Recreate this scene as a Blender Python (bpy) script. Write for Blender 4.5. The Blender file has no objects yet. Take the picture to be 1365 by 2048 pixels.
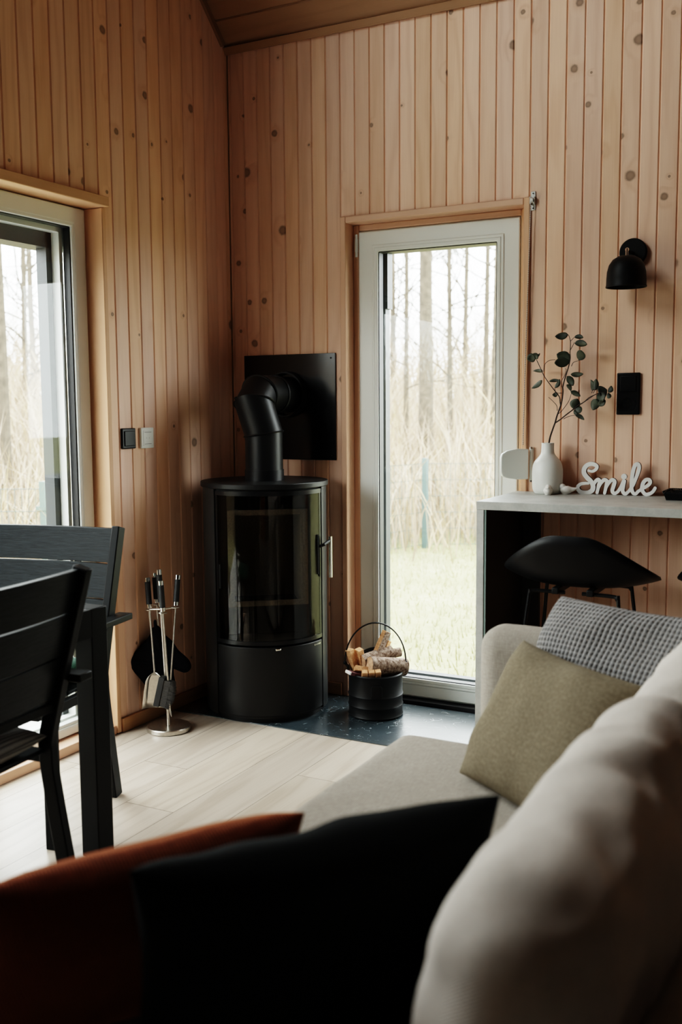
import bpy, bmesh, math, random
from mathutils import Vector, Matrix, noise
random.seed(7)
SC = bpy.context.scene
COL = SC.collection
PI = math.pi
R = math.radians

# ------------------------------------------------------------------ helpers
class MB:
    """collects geometry for ONE mesh object (verts, faces, uv per corner, one random value per board)"""
    def __init__(s):
        s.v = []; s.f = []; s.uv = []; s.r = []; s.m = []
    def face(s, pts, uv=None, rnd=0.5, mi=0):
        b = len(s.v); s.v += [tuple(p) for p in pts]
        s.f.append(tuple(range(b, b+len(pts))))
        s.uv.append(uv or [(0.0, 0.0)]*len(pts)); s.r.append(rnd); s.m.append(mi)
    def mesh(s, verts, faces, uvs=None, rnd=0.5, mi=0):
        b = len(s.v); s.v += [tuple(p) for p in verts]
        for k, f in enumerate(faces):
            s.f.append(tuple(b+i for i in f))
            s.uv.append([uvs[i] for i in f] if uvs else [(0.0, 0.0)]*len(f)); s.r.append(rnd); s.m.append(mi)
    def box(s, a, b, grain=None, M=None, rnd=None, mi=0):
        x0, y0, z0 = a; x1, y1, z1 = b
        P = [(x0,y0,z0),(x1,y0,z0),(x1,y1,z0),(x0,y1,z0),(x0,y0,z1),(x1,y0,z1),(x1,y1,z1),(x0,y1,z1)]
        F = [(0,3,2,1),(4,5,6,7),(0,1,5,4),(1,2,6,5),(2,3,7,6),(3,0,4,7)]
        rn = random.random() if rnd is None else rnd
        for f in F:
            pts = [P[i] for i in f]; uv = None
            if grain is not None:
                g = 'xyz'.index(grain); o = [i for i in range(3) if i != g]
                uv = [(p[o[0]]+p[o[1]]+rn*7.3, p[g]+rn*31.7) for p in pts]
            else:
                uv = [(p[0]+p[1]*.7, p[2]+p[1]*.7) for p in pts]
            s.face([M @ Vector(p) for p in pts] if M else pts, uv, rn, mi)
    def tube(s, path, rad, n=8, caps=True, mi=0, closed=False):
        path = [Vector(p) for p in path]; N = len(path)
        rads = rad if isinstance(rad, (list, tuple)) else [rad]*N
        rings = []; up = None; L = 0
        for i, p in enumerate(path):
            if closed: t = path[(i+1) % N]-path[i-1]
            else: t = path[min(i+1, N-1)]-path[max(i-1, 0)]
            if t.length < 1e-9: t = Vector((0,0,1))
            t.normalize()
            if up is None:
                up = Vector((0,0,1)) if abs(t.z) < .9 else Vector((1,0,0))
            sd = t.cross(up)
            if sd.length < 1e-6: sd = t.orthogonal()
            sd.normalize(); up = sd.cross(t).normalized()
            if i: L += (p-path[i-1]).length
            rings.append(([p+(sd*math.cos(2*PI*k/n)+up*math.sin(2*PI*k/n))*rads[i] for k in range(n)], L))
        V = []; UV = []
        for rg, l in rings:
            for k, q in enumerate(rg): V.append(q); UV.append((k/n*.2, l))
        F = []
        for i in range(N if closed else N-1):
            a = i*n; b = ((i+1) % N)*n
            for k in range(n): F.append((a+k, a+(k+1) % n, b+(k+1) % n, b+k))
        if caps and not closed:
            F.append(tuple(reversed(range(n)))); F.append(tuple(range((N-1)*n, N*n)))
        s.mesh(V, F, UV, mi=mi)
    def lathe(s, prof, c=(0,0,0), n=32, a0=0, a1=2*PI, M=None, mi=0):
        """profile [(r,z)] about the z axis through c; a0..a1 for a partial sweep"""
        full = abs(a1-a0-2*PI) < 1e-6; cols = n if full else n+1
        V = []; F = []; UV = []
        for j, (r, z) in enumerate(prof):
            for k in range(cols):
                a = a0+(a1-a0)*k/n
                p = Vector((c[0]+r*math.cos(a), c[1]+r*math.sin(a), c[2]+z))
                V.append(M @ p if M else p); UV.append((a*max(r,.02), z))
        for j in range(len(prof)-1):
            for k in range(n):
                k2 = (k+1) % cols
                F.append((j*cols+k, j*cols+k2, (j+1)*cols+k2, (j+1)*cols+k))
        s.mesh(V, F, UV, mi=mi)
    def disc(s, r, z0, z1, c=(0,0,0), n=32, M=None, ch=0.0, mi=0):
        s.lathe([(0, z0), (r-ch, z0), (r, z0+ch), (r, z1-ch), (r-ch, z1), (0, z1)], c, n, M=M, mi=mi)
    def arc(s, ri, ro, a0, a1, z0, z1, c, n=24, mi=0):
        """solid ring sector"""
        V = []; F = []
        for k in range(n+1):
            a = a0+(a1-a0)*k/n; cs, sn = math.cos(a), math.sin(a)
            for r, z in ((ri,z0),(ro,z0),(ro,z1),(ri,z1)): V.append((c[0]+r*cs, c[1]+r*sn, c[2]+z))
        for k in range(n):
            for q in range(4): F.append((k*4+q, (k+1)*4+q, (k+1)*4+(q+1) % 4, k*4+(q+1) % 4))
        F.append((0,1,2,3)); F.append((n*4+3,n*4+2,n*4+1,n*4))
        s.mesh(V, F, mi=mi)
    def prism(s, poly, d, M=None, mi=0, rnd=.5):
        """polygon in the local xy plane extruded 0..d along z"""
        n = len(poly); V = [(p[0],p[1],0) for p in poly]+[(p[0],p[1],d) for p in poly]
        if M: V = [M @ Vector(v) for v in V]
        F = [tuple(reversed(range(n))), tuple(range(n, 2*n))]+[(i,(i+1) % n,n+(i+1) % n,n+i) for i in range(n)]
        UV = [(p[0],p[1]) for p in poly]*2
        s.mesh(V, F, UV, rnd=rnd, mi=mi)
    def ball(s, c, r, n=12, M=None, mi=0):
        rx, ry, rz = r if isinstance(r, (tuple, list)) else (r, r, r)
        V = []; F = []
        for j in range(n+1):
            t = PI*j/n
            for k in range(2*n):
                a = PI*k/n
                p = Vector((rx*math.sin(t)*math.cos(a), ry*math.sin(t)*math.sin(a), rz*math.cos(t)))
                V.append((M @ p if M else p)+Vector(c))
        for j in range(n):
            for k in range(2*n):
                F.append((j*2*n+k, (j+1)*2*n+k, (j+1)*2*n+(k+1) % (2*n), j*2*n+(k+1) % (2*n)))
        s.mesh(V, F, mi=mi)
    def build(s, name, mat, parent=None, smooth=35, bevel=0, subsurf=0, merge=True, solid=0, recalc=True):
        me = bpy.data.meshes.new(name); me.from_pydata(s.v, [], s.f)
        uvl = me.uv_layers.new(name='UVMap'); at = me.attributes.new('rnd', 'FLOAT', 'FACE')
        i = 0
        for k, f in enumerate(s.f):
            at.data[k].value = s.r[k]
            for q in range(len(f)):
                uvl.data[i].uv = s.uv[k][q]; i += 1
        for k, mi in enumerate(s.m): me.polygons[k].material_index = mi
        if merge or recalc:
            bm = bmesh.new(); bm.from_mesh(me)
            if merge: bmesh.ops.remove_doubles(bm, verts=bm.verts, dist=1e-5)
            if recalc: bmesh.ops.recalc_face_normals(bm, faces=bm.faces)
            bm.to_mesh(me); bm.free()
        for m in (mat if isinstance(mat, (list, tuple)) else [mat]): me.materials.append(m)
        if smooth:
            me.shade_smooth(); me.set_sharp_from_angle(angle=R(smooth))
        o = bpy.data.objects.new(name, me); COL.objects.link(o)
        if parent is not None: o.parent = parent
        if bevel:
            b = o.modifiers.new('bevel', 'BEVEL'); b.width = bevel; b.segments = 2; b.limit_method = 'ANGLE'; b.angle_limit = R(40)
        if solid:
            b = o.modifiers.new('solid', 'SOLIDIFY'); b.thickness = solid; b.offset = 0
        if subsurf:
            b = o.modifiers.new('sub', 'SUBSURF'); b.levels = subsurf; b.render_levels = subsurf
        return o

def tag(o, label=None, cat=None, group=None, kind=None):
    if label: o['label'] = label
    if cat: o['category'] = cat
    if group: o['group'] = group
    if kind: o['kind'] = kind
    return o
def thing(name, label, cat, loc=(0,0,0), rz=0, group=None):
    o = bpy.data.objects.new(name, None); COL.objects.link(o)
    o.location = loc; o.rotation_euler = (0, 0, rz); o.empty_display_size = .05
    return tag(o, label, cat, group)
def struct(name, label=None, cat=None):
    o = bpy.data.objects.new(name, None); COL.objects.link(o); o.empty_display_size = .05
    return tag(o, label or None, cat, kind='structure')
def copy_tree(o, parent=None):
    c = o.copy(); COL.objects.link(c); c.parent = parent
    for ch in list(o.children): copy_tree(ch, c)
    return c
def frame3(x, y, z, o):
    """matrix from axis vectors and origin"""
    return Matrix(((x[0],y[0],z[0],o[0]),(x[1],y[1],z[1],o[1]),(x[2],y[2],z[2],o[2]),(0,0,0,1)))
def catmull(pts, k=8):
    P = [Vector(p) for p in pts]; P = [P[0]*2-P[1]]+P+[P[-1]*2-P[-2]]; out = []
    for i in range(1, len(P)-2):
        a, b, c, d = P[i-1], P[i], P[i+1], P[i+2]
        for j in range(k):
            t = j/k
            out.append(.5*((2*b)+(c-a)*t+(2*a-5*b+4*c-d)*t*t+(3*b-a-3*c+d)*t*t*t))
    out.append(P[-2]); return out

# ------------------------------------------------------------------ materials
class NT:
    def __init__(s, name):
        s.m = bpy.data.materials.new(name); s.m.use_nodes = True; s.t = s.m.node_tree
        s.t.nodes.clear(); s.out = s.n('ShaderNodeOutputMaterial')
    def n(s, typ, **kw):
        nd = s.t.nodes.new(typ)
        for k, v in kw.items():
            if k.startswith('i_'):
                key = k[2:]; key = int(key) if key.isdigit() else key.replace('_', ' ')
                s.set(nd, key, v)
            else: setattr(nd, k, v)
        return nd
    def set(s, nd, key, v):
        sock = nd.inputs[key]
        if isinstance(v, bpy.types.NodeSocket): s.t.links.new(v, sock)
        elif isinstance(v, bpy.types.Node): s.t.links.new(v.outputs[0], sock)
        else:
            if sock.type == 'RGBA' and isinstance(v, (tuple, list)) and len(v) == 3: v = (*v, 1)
            sock.default_value = v
    def math(s, op, a, b=None, c=None, clamp=False):
        nd = s.n('ShaderNodeMath', operation=op); nd.use_clamp = clamp
        s.set(nd, 0, a)
        if b is not None: s.set(nd, 1, b)
        if c is not None: s.set(nd, 2, c)
        return nd.outputs[0]
    def mix(s, f, a, b, blend='MIX'):
        nd = s.n('ShaderNodeMix', data_type='RGBA', blend_type=blend)
        s.set(nd, 0, f); s.set(nd, 6, a); s.set(nd, 7, b); return nd.outputs[2]
    def ramp(s, f, stops, interp='LINEAR'):
        nd = s.n('ShaderNodeValToRGB'); s.set(nd, 0, f); cr = nd.color_ramp; cr.interpolation = interp
        while len(cr.elements) > 1: cr.elements.remove(cr.elements[-1])
        cr.elements[0].position = stops[0][0]; c = stops[0][1]; cr.elements[0].color = (*c, 1) if len(c) == 3 else c
        for p, c in stops[1:]:
            e = cr.elements.new(p); e.color = (*c, 1) if len(c) == 3 else c
        return nd.outputs[0]
    def rng(s, v, a, b, c, d):
        nd = s.n('ShaderNodeMapRange'); s.set(nd, 0, v); s.set(nd, 1, a); s.set(nd, 2, b); s.set(nd, 3, c); s.set(nd, 4, d); return nd.outputs[0]
    def bsdf(s, base, rough=.5, metal=0, spec=.5, bump=None, bstr=.3, bdist=.002, **kw):
        b = s.n('ShaderNodeBsdfPrincipled'); s.set(b, 'Base Color', base); s.set(b, 'Roughness', rough); s.set(b, 'Metallic', metal)
        s.set(b, 'Specular IOR Level', spec)
        for k, v in kw.items(): s.set(b, k.replace('_', ' '), v)
        if bump is not None:
            bp = s.n('ShaderNodeBump'); s.set(bp, 'Height', bump); s.set(bp, 'Strength', bstr); s.set(bp, 'Distance', bdist)
            s.set(b, 'Normal', bp)
        s.t.links.new(b.outputs[0], s.out.inputs[0]); return b
    def uv(s): return s.n('ShaderNodeUVMap').outputs[0]
    def xyz(s, v):
        nd = s.n('ShaderNodeSeparateXYZ'); s.set(nd, 0, v); return nd.outputs
    def comb(s, x, y, z=0.0):
        nd = s.n('ShaderNodeCombineXYZ'); s.set(nd, 0, x); s.set(nd, 1, y); s.set(nd, 2, z); return nd.outputs[0]
    def noise(s, vec, scale, detail=2, rough=.5, dist=0):
        nd = s.n('ShaderNodeTexNoise'); s.set(nd, 'Vector', vec); s.set(nd, 'Scale', scale); s.set(nd, 'Detail', detail)
        s.set(nd, 'Roughness', rough); s.set(nd, 'Distortion', dist); return nd.outputs[0]
    def attr(s, name):
        return s.n('ShaderNodeAttribute', attribute_name=name).outputs['Fac']

def plain(name, col, rough=.5, metal=0, spec=.5, nscale=None, namt=.1, bstr=0, coord='Object', **kw):
    t = NT(name)
    if nscale:
        tc = t.n('ShaderNodeTexCoord').outputs[coord]
        nz = t.noise(tc, nscale, 4)
        c = t.mix(t.rng(nz, .3, .7, 0, 1), tuple(x*(1-namt) for x in col), tuple(min(1, x*(1+namt)) for x in col))
        t.bsdf(c, rough, metal, spec, bump=nz if bstr else None, bstr=bstr, **kw)
    else:
        t.bsdf(col, rough, metal, spec, **kw)
    return t.m

def wood(name, light, dark, knot=(.10,.065,.045), rough=.55, knots=.45, var=.18, grainmix=.5, kscale=4.2, spec=.35):
    """boards with growth rings, fine streaks and knots; uv in metres, v along the board"""
    t = NT(name); u, v, _ = t.xyz(t.uv()); rnd = t.attr('rnd')
    # knots
    vor = t.n('ShaderNodeTexVoronoi', voronoi_dimensions='2D'); t.set(vor, 'Vector', t.comb(u, v)); t.set(vor, 'Scale', kscale)
    dist = vor.outputs['Distance']; cc = t.n('ShaderNodeSeparateColor'); t.set(cc, 0, vor.outputs['Color'])
    keep = t.math('LESS_THAN', cc.outputs[0], knots)
    size = t.rng(t.math('POWER', cc.outputs[1], 1.6), 0, 1, .022, .10)
    wob = t.noise(t.comb(u, v), 60, 2)
    d2 = t.math('ADD', dist, t.math('MULTIPLY', t.math('SUBTRACT', wob, .5), .028))
    k = t.math('MULTIPLY', t.math('SUBTRACT', 1, t.math('SMOOTH_MIN', t.math('DIVIDE', d2, size), 1, .25), clamp=True), keep)
    kn = t.math('MINIMUM', t.math('MULTIPLY', k, 3.2), 1)
    halo = t.math('MULTIPLY', t.math('SUBTRACT', 1, t.math('DIVIDE', d2, t.math('MULTIPLY', size, 3.2)), clamp=True), keep)
    # rings bend around the knots
    nb = t.noise(t.comb(t.math('MULTIPLY', u, 5), t.math('MULTIPLY', v, .55)), 1.6, 3)
    ring = t.math('ADD', t.math('MULTIPLY', u, 85), t.math('ADD', t.math('MULTIPLY', nb, 26), t.math('MULTIPLY', halo, 7)))
    rs = t.math('POWER', t.math('MULTIPLY', t.math('ADD', t.math('SINE', ring), 1), .5), 2.2)
    fine = t.noise(t.comb(t.math('MULTIPLY', u, 260), t.math('MULTIPLY', v, 5)), 1, 4, .6)
    broad = t.noise(t.comb(t.math('MULTIPLY', u, 9), t.math('MULTIPLY', v, .8)), 1, 3)
    g = t.math('ADD', t.math('MULTIPLY', rs, .45), t.math('MULTIPLY', t.math('SUBTRACT', fine, .35), .8))
    c = t.mix(t.math('MULTIPLY', g, grainmix, clamp=True), light, dark)
    c = t.mix(t.rng(broad, .45, .8, 0, .35), c, dark)
    hsv = t.n('ShaderNodeHueSaturation'); t.set(hsv, 'Color', c)
    r2 = t.math('FRACT', t.math('MULTIPLY', rnd, 7.77))
    t.set(hsv, 'Value', t.rng(rnd, 0, 1, 1-var*.8, 1+var*.5)); t.set(hsv, 'Hue', t.rng(r2, 0, 1, .494, .502)); t.set(hsv, 'Saturation', t.rng(r2, 0, 1, .92, 1.1))
    c = t.mix(t.math('MULTIPLY', halo, .32), hsv.outputs[0], dark)
    c = t.mix(t.math('MULTIPLY', kn, .85), c, t.mix(t.rng(t.math('ADD', k, t.math('MULTIPLY', wob, .5)), .35, 1.0, 0, 1), knot, tuple(min(1, x*1.9) for x in knot)))
    t.bsdf(c, rough, 0, spec, bump=g, bstr=.12, bdist=.0008)
    return t.m

def fabric(name, c1, c2, wx=900, wy=900, bstr=.6, rough=.95, slub=.5, mott=0.0, sheen=.0, tint=(1,1,1)):
    """woven cloth; uv in metres"""
    t = NT(name); u, v, _ = t.xyz(t.uv())
    wv = t.math('MULTIPLY', t.math('SINE', t.math('MULTIPLY', u, wx)), t.math('SINE', t.math('MULTIPLY', v, wy)))
    sl = t.noise(t.comb(t.math('MULTIPLY', u, 35), t.math('MULTIPLY', v, 420)), 1, 3)
    sl2 = t.noise(t.comb(t.math('MULTIPLY', u, 420), t.math('MULTIPLY', v, 35)), 1, 3)
    f = t.math('ADD', t.math('MULTIPLY', t.math('ADD', sl, sl2), slub), t.math('MULTIPLY', wv, .12))
    if mott:
        mt = t.noise(t.comb(u, v), 130, 3, .6)
        f = t.math('ADD', f, t.math('MULTIPLY', t.math('SUBTRACT', mt, .5), mott))
    c = t.mix(t.rng(f, .25, .75, 0, 1), c1, c2)
    h = t.math('ADD', t.math('MULTIPLY', wv, .5), f)
    t.bsdf(c, rough, 0, .15, bump=h, bstr=bstr, bdist=.0012, Sheen_Weight=sheen, Sheen_Tint=(*tint,1), Sheen_Roughness=.35)
    return t.m

M = {}
M['pine'] = wood('pine_boards', (.87,.60,.445), (.62,.355,.225), knot=(.15,.095,.065), var=.10, knots=.66, grainmix=.6)
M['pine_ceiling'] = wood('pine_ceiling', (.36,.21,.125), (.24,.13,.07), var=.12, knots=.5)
M['pine_trim'] = wood('pine_trim', (.70,.44,.29), (.52,.30,.17), knots=.12, var=.08)
M['far_wall'] = plain('bounce_cut_wall', (.045,.042,.04), .7)  # unseen walls kept near black to cut bounce light in the room
M['pine_base'] = wood('pine_baseboard', (.50,.29,.16), (.27,.14,.075), knots=.15, var=.1, grainmix=.8)
M['oak'] = wood('oak_laminate', (.55,.465,.375), (.32,.25,.185), knot=(.25,.18,.12), knots=.22, var=.14, rough=.34, grainmix=.85, kscale=2.0, spec=.5)
M['dark_gap'] = plain('dark_gap', (.02,.016,.012), .8)
M['upvc'] = plain('white_upvc', (.76,.78,.74), .32, spec=.5)
M['gasket'] = plain('black_gasket', (.008,.008,.01), .5)
M['rail'] = plain('anthracite_rail', (.035,.04,.045), .45)
M['black'] = plain('matte_black_steel', (.006,.006,.0063), .48, spec=.22, nscale=300, namt=.15)
M['stove_panel'] = plain('stove_panel', (.008,.008,.008), .42, spec=.25, nscale=400, namt=.15)
M['stove_side'] = plain('stove_side', (.014,.015,.015), .36, spec=.6)
M['black_satin'] = plain('satin_black', (.005,.005,.0055), .28, spec=.25)
M['plate_black'] = plain('glossy_black_plate', (.004,.004,.005), .16, spec=.35)
M['pipe'] = plain('flue_black', (.006,.006,.0065), .40, spec=.28, nscale=250, namt=.15)
M['interior'] = plain('soot_black', (.015,.014,.013), .9)
M['vermiculite'] = plain('vermiculite', (.36,.33,.28), .9, nscale=160, namt=.2)
M['chrome'] = plain('chrome', (.78,.77,.74), .14, metal=1)
M['bright_steel'] = plain('bright_zinc', (.60,.60,.57), .4, metal=.35)
M['steel'] = plain('brushed_steel', (.60,.56,.50), .32, metal=1, nscale=90, namt=.1)
M['rubber'] = plain('black_grip', (.009,.009,.010), .6)
M['bristle'] = plain('black_bristle', (.035,.032,.029), .8, nscale=200, namt=.5)
M['mitt'] = plain('black_cotton', (.006,.006,.008), .95, spec=.1, nscale=300, namt=.4, bstr=.3)
M['white_ceramic'] = plain('white_ceramic', (.78,.78,.74), .35, spec=.5, nscale=20, namt=.02)
M['glazed'] = plain('glazed_ceramic', (.80,.77,.72), .12, spec=.5)
M['white_paint'] = plain('white_painted_wood', (.80,.79,.76), .55)
M['letter_side'] = plain('dark_letter_side', (.10,.035,.03), .7)  # dark brown on the sides of the sign letters
M['white_plastic'] = plain('white_plastic', (.74,.76,.72), .35)
M['black_plastic'] = plain('black_plastic', (.004,.004,.0045), .36, spec=.3)
M['lamp_black'] = plain('lamp_black', (.004,.004,.0045), .5, spec=.2)
M['frosted'] = plain('frosted_bulb', (.75,.72,.66), .3)
M['dark_panel'] = plain('dark_panel', (.010,.009,.009), .45)
M['panel_edge'] = plain('edge_reflection_tint', (.20,.27,.25), .4)  # reflection on the dark panel's front edge, put into its colour
M['shell'] = plain('black_shell', (.005,.005,.0055), .42, spec=.22)
M['stem'] = plain('dark_stem', (.035,.020,.016), .7, nscale=200, namt=.3)
M['fence'] = plain('green_grey_fence', (.085,.125,.12), .5)
M['bark'] = plain('grey_bark', (.085,.068,.048), .95, nscale=14, namt=.35)
M['twig'] = plain('twig_bark', (.085,.072,.054), .95, nscale=10, namt=.3)
M['matchbox_white'] = plain('matchbox_card', (.8,.77,.74), .6)
M['matchbox_dark'] = plain('matchbox_print', (.10,.03,.035), .6)
M['logo'] = plain('logo_silver', (.65,.64,.60), .3, metal=1)

def mk_table():
    t = NT('chair_dark_grey'); u, v, _ = t.xyz(t.uv())
    w = t.noise(t.comb(t.math('MULTIPLY', u, 14), t.math('MULTIPLY', v, 230)), 1, 4, .6, 1.2)
    c = t.mix(t.rng(w, .35, .65, 0, 1), (.002,.0028,.0032), (.009,.012,.0135))
    t.bsdf(c, .45, 0, .08, bump=w, bstr=.5, bdist=.0015); return t.m
M['slat'] = mk_table()
M['chair_frame'] = plain('chair_frame', (.0045,.0048,.005), .45, spec=.10, nscale=300, namt=.15)
M['table_top'] = plain('table_slats', (.015,.016,.018), .3, nscale=60, namt=.2)

def mk_hearth():
    t = NT('hearth_slate'); tc = t.n('ShaderNodeTexCoord').outputs['Object']
    n1 = t.noise(tc, 9, 5, .6); n2 = t.noise(tc, 60, 3)
    wrp = t.n('ShaderNodeVectorMath', operation='ADD'); t.set(wrp, 0, tc)
    nv = t.n('ShaderNodeTexNoise'); t.set(nv, 'Vector', tc); t.set(nv, 'Scale', 7.0)
    sc = t.n('ShaderNodeVectorMath', operation='SCALE'); t.set(sc, 0, nv.outputs['Color']); t.set(sc, 'Scale', .35); t.set(wrp, 1, sc)
    vo = t.n('ShaderNodeTexVoronoi', feature='DISTANCE_TO_EDGE'); t.set(vo, 'Vector', wrp); t.set(vo, 'Scale', 13.0)
    scr = t.math('MULTIPLY', t.math('LESS_THAN', vo.outputs[0], .014), t.rng(t.noise(tc, 15, 4), .50, .62, 0, 1))
    speck = t.rng(t.noise(tc, 170, 2), .72, .78, 0, 1)
    scr = t.math('MAXIMUM', t.math('MULTIPLY', scr, t.rng(n2, .35, .6, 0, 1)), t.math('MULTIPLY', speck, t.rng(n1, .45, .6, 0, 1)))
    c = t.mix(t.rng(n1, .3, .7, 0, 1), (.022,.031,.036), (.034,.047,.054))
    c = t.mix(t.math('MULTIPLY', scr, .75), c, (.55,.58,.57))
    t.bsdf(c, .27, 0, .6, IOR=1.75); return t.m
M['hearth'] = mk_hearth()

def mk_concrete():
    t = NT('concrete_laminate'); tc = t.n('ShaderNodeTexCoord').outputs['Object']
    n1 = t.noise(tc, 11, 6, .6); n2 = t.noise(tc, 120, 3)
    f = t.math('ADD', t.math('MULTIPLY', n1, .8), t.math('MULTIPLY', n2, .2))
    t.bsdf(t.mix(t.rng(f, .35, .65, 0, 1), (.36,.36,.34), (.52,.52,.49)), .45, 0, .4); return t.m
M['concrete'] = mk_concrete()

def mk_glass(name, tint=(1,1,1), ior=1.5, gain=1.0, rough=0.0):
    t = NT(name)
    tr = t.n('ShaderNodeBsdfTransparent'); t.set(tr, 'Color', tint)
    gl = t.n('ShaderNodeBsdfGlossy'); t.set(gl, 'Color', (1,1,1)); t.set(gl, 'Roughness', rough)
    lw = t.n('ShaderNodeLayerWeight'); t.set(lw, 'Blend', .5)
    fr = t.math('ADD', .04, t.math('MULTIPLY', t.math('POWER', lw.outputs['Facing'], 5), .96))
    mx = t.n('ShaderNodeMixShader'); t.set(mx, 0, t.math('MULTIPLY', fr, gain, clamp=True))
    t.t.links.new(tr.outputs[0], mx.inputs[1]); t.t.links.new(gl.outputs[0], mx.inputs[2])
    t.t.links.new(mx.outputs[0], t.out.inputs[0]); return t.m
M['glass'] = mk_glass('double_glazing', (.97,.985,.975), 1.5, .55)
M['stove_glass'] = mk_glass('smoked_stove_glass', (.58,.55,.51), 1.5, .40, .03)

M['linen'] = fabric('sofa_linen', (.27,.235,.195), (.50,.45,.39), 1100, 1100, .8, slub=.5, mott=.25)
M['linen_light'] = fabric('cushion_linen', (.48,.425,.375), (.66,.605,.55), 1100, 1500, .5, slub=.5)
M['sage'] = fabric('sage_velour', (.150,.122,.083), (.255,.212,.148), 2200, 2200, .35, slub=.35, mott=.9)
M['black_cloth'] = fabric('black_velvet', (.0016,.0018,.0018), (.004,.0042,.004), 1800, 1800, .3)
M['rust'] = fabric('rust_knit', (.065,.011,.005), (.19,.042,.015), 1300, 420, .9, slub=.45, sheen=1.0, tint=(1,.36,.16))
M['green_cloth'] = fabric('green_velvet', (.018,.075,.045), (.06,.19,.12), 1500, 260, .6, slub=.4, sheen=.4)

def mk_ribbed():
    t = NT('grey_ribbed_cord'); u, v, _ = t.xyz(t.uv())
    w = t.math('POWER', t.math('ABSOLUTE', t.math('SINE', t.math('MULTIPLY', v, 330))), .6)
    n = t.noise(t.uv(), 300, 2)
    c = t.mix(t.math('MULTIPLY', w, t.rng(n, .2, .8, .7, 1)), (.02,.02,.02), (.20,.195,.185))
    t.bsdf(c, .95, 0, .1, bump=w, bstr=.8, bdist=.003); return t.m
M['ribbed'] = mk_ribbed()
def mk_waffle():
    t = NT('grey_waffle_weave'); u, v, _ = t.xyz(t.uv())
    k = PI/.0125
    a = t.math('POWER', t.math('ABSOLUTE', t.math('SINE', t.math('MULTIPLY', u, k))), .8)
    b = t.math('POWER', t.math('ABSOLUTE', t.math('SINE', t.math('MULTIPLY', v, k))), .8)
    w = t.math('SUBTRACT', 1, t.math('MULTIPLY', a, b))
    n = t.noise(t.uv(), 500, 2)
    c = t.mix(t.math('MULTIPLY', t.math('POWER', w, .9), t.rng(n, .2, .8, .85, 1.05), clamp=True), (.085,.078,.078), (.40,.385,.375))  # shade in the waffle pits is painted into the colour too
    t.bsdf(c, .95, 0, .1, bump=w, bstr=1.0, bdist=.006); return t.m
M['waffle'] = mk_waffle()

def mk_leaf():
    t = NT('eucalyptus_leaf'); tc = t.n('ShaderNodeTexCoord').outputs['Object']
    n = t.noise(tc, 14, 3)
    c = t.mix(t.rng(n, .35, .65, 0, 1), (.030,.036,.028), (.085,.098,.070))
    t.bsdf(c, .5, 0, .4); return t.m
M['leaf'] = mk_leaf()
def mk_bark_log(name, a, b):
    t = NT(name); tc = t.n('ShaderNodeTexCoord').outputs['Object']
    mp = t.n('ShaderNodeMapping'); t.set(mp, 'Vector', tc); t.set(mp, 'Scale', (45, 45, 60))
    n = t.noise(mp.outputs[0], 1.5, 4, .6)
    t.bsdf(t.mix(t.rng(n, .35, .65, 0, 1), a, b), .85, 0, .2, bump=n, bstr=.5, bdist=.004); return t.m
M['log_bark'] = mk_bark_log('log_bark', (.10,.055,.035), (.40,.31,.25))
M['log_end'] = mk_bark_log('log_end_grain', (.42,.24,.14), (.66,.44,.29))
M['split'] = mk_bark_log('split_wood', (.44,.22,.10), (.68,.40,.22))

def mk_lawn():
    t = NT('pale_winter_lawn'); tc = t.n('ShaderNodeTexCoord').outputs['Object']
    n1 = t.noise(tc, .9, 5, .65); n2 = t.noise(tc, 11, 4, .7)
    f = t.math('ADD', t.math('MULTIPLY', n1, .5), t.math('MULTIPLY', n2, .5))
    t.bsdf(t.ramp(f, [(.3, (.15,.145,.07)), (.5, (.24,.23,.115)), (.7, (.33,.31,.18))]), .95, 0, .1, bump=n2, bstr=.6, bdist=.05); return t.m
M['lawn'] = mk_lawn()
def mk_thicket():
    t = NT('dry_brush'); rnd = t.attr('rnd')
    t.bsdf(t.ramp(rnd, [(0, (.22,.17,.125)), (.35, (.35,.275,.20)), (.6, (.42,.33,.235)), (.85, (.47,.36,.20)), (1, (.34,.29,.20))]), .95, 0, .1); return t.m
M['thicket'] = mk_thicket()
M['grass'] = plain('pale_grass', (.30,.285,.15), .9, nscale=2, namt=.2)
M['decking'] = wood('grey_decking', (.50,.49,.46), (.38,.37,.35), knots=.05, var=.1, rough=.6)

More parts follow.
